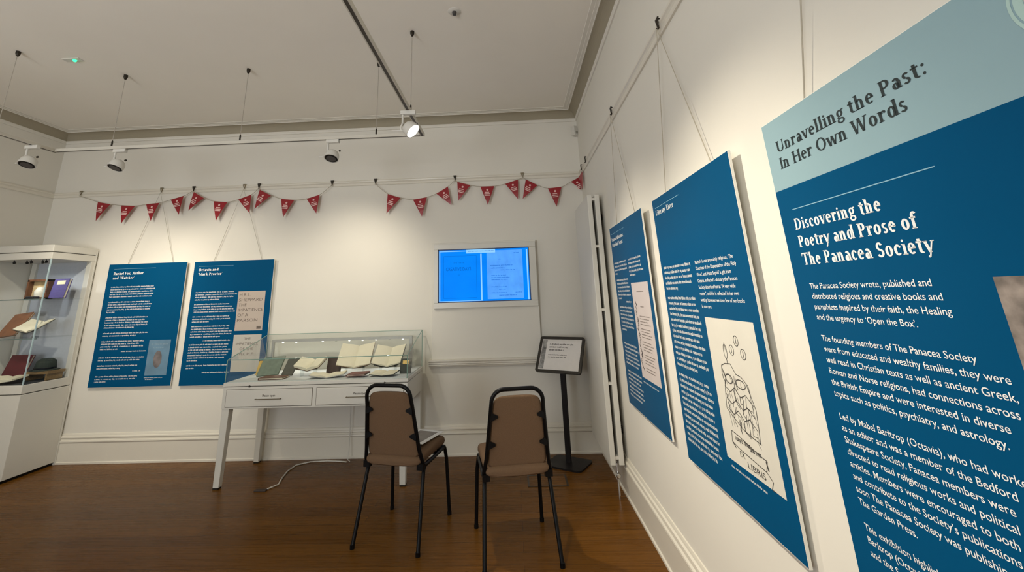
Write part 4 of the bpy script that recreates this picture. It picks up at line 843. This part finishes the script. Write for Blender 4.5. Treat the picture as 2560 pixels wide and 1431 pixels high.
for sx, sy, a0 in ((1, 1, 0), (-1, 1, 90), (-1, -1, 180), (1, -1, 270)):
    for k in range(6):
        an = math.radians(a0 + k * 18); out.append((sx * (fw / 2 - .022) + .022 * math.cos(an), sy * (fh / 2 - .022) + .022 * math.sin(an))); inn.append((sx * (fw / 2 - rim - .002) + .002 * math.cos(an), sy * (fh / 2 - rim - .002) + .002 * math.sin(an)))
m_.loft([[S3(a, b_, -.012) for a, b_ in out], [S3(a, b_, .008) for a, b_ in out], [S3(a, b_, .008) for a, b_ in inn], [S3(a, b_, -.004) for a, b_ in inn], [S3(a, b_, -.012) for a, b_ in inn]], closed=False, caps=False)
m_.build('sign_frame', mat('dark_bronze_frame', (.035, .030, .022), .4, metal=.3), t)
MB().prism([S3(a, b_, -.014) for a, b_ in out], nrm * .006).build('sign_back', mat('dark_bronze_frame', (.03, .03, .02), .4), t)
m_ = MB(); panel(m_, -fw / 2 + rim, fw / 2 - rim, -fh / 2 + rim, fh / 2 - rim, -.008, -.003); ns = m_.build('notice', mat('notice_paper', (.74, .70, .64), .5, var=.02), t)
m_ = MB(); panel(m_, -fw / 2 + rim + .006, -fw / 2 + rim + .052, -fh / 2 + rim + .01, fh / 2 - rim - .006, -.003, -.0024); m_.build('picture_strip', mat('grey_photo_strip', (.26, .25, .23), .5, var=.6, scale=28), ns)
nt_ = MB()
for i, (b_, wd, xh) in enumerate(((.094, .250, .011), (.066, .210, .011), (.038, .160, .011), (-.008, .190, .008), (-.030, .195, .008))):
    g_ = MB(); greek(g_, -.125, b_, wd, xh, 950 + i); nt_.add([S3(v_[0], v_[1], -.0022) for v_ in g_.v], g_.f)
nt_.build('notice_text', mat('notice_ink', (.10, .09, .085), .6), ns)

# ------------------------------------------------------------------ floor socket and cables
t = thing('floor_socket', 'brown floor socket lid between the right chair and the sign stand', 'floor socket', (.221, 4.163, 0))
m_ = MB()
for a in ((-.165, .165, -.115, -.100), (-.165, .165, .100, .115), (-.165, -.150, -.100, .100), (.150, .165, -.100, .100)): m_.box(*a, 0, .004)
m_.build('frame', mat('brass_brown', (.05, .03, .014), .4, metal=.3), t); MB().box(-.150, .150, -.100, .100, 0, .0025).build('lid', FLOOR, t)
t = thing('power_lead', 'white power lead on the floor under the table case', 'cable', (-2.11, 4.07, 0)); o = Vector(t.location)
pts = [(-2.105, 4.085, .008), (-2.06, 4.18, .006), (-2.10, 4.32, .006), (-2.13, 4.48, .006), (-2.12, 4.62, .006), (-2.02, 4.70, .006), (-1.86, 4.715, .006), (-1.75, 4.70, .006), (-1.66, 4.675, .007)]
MB().tube([q - o for q in sag([(0, 0)], 0)] if False else [Vector(p) - o for p in pts], .006, 8).build('cord', mat('white_cable', (.66, .63, .56), .5), t, smooth=True)
MB().box(-.09, .01, -.02, .02, 0, .010).build('plug', mat('dark_plug', (.035, .02, .012), .5), t, bevel=.003)
tag(MB().tube([(-1.66, 4.735, .614), (-1.665, 4.742, .40), (-1.66, 4.74, .15), (-1.655, 4.70, .015), (-1.63, 4.69, .006)], .0035, 6).build('case_cable', mat('white_cable', (.66, .63, .56), .5), smooth=True), 'thin pale cable hanging from the table case to the floor', 'cable')

bpy.data.objects.remove(_to); bpy.data.curves.remove(_tc)
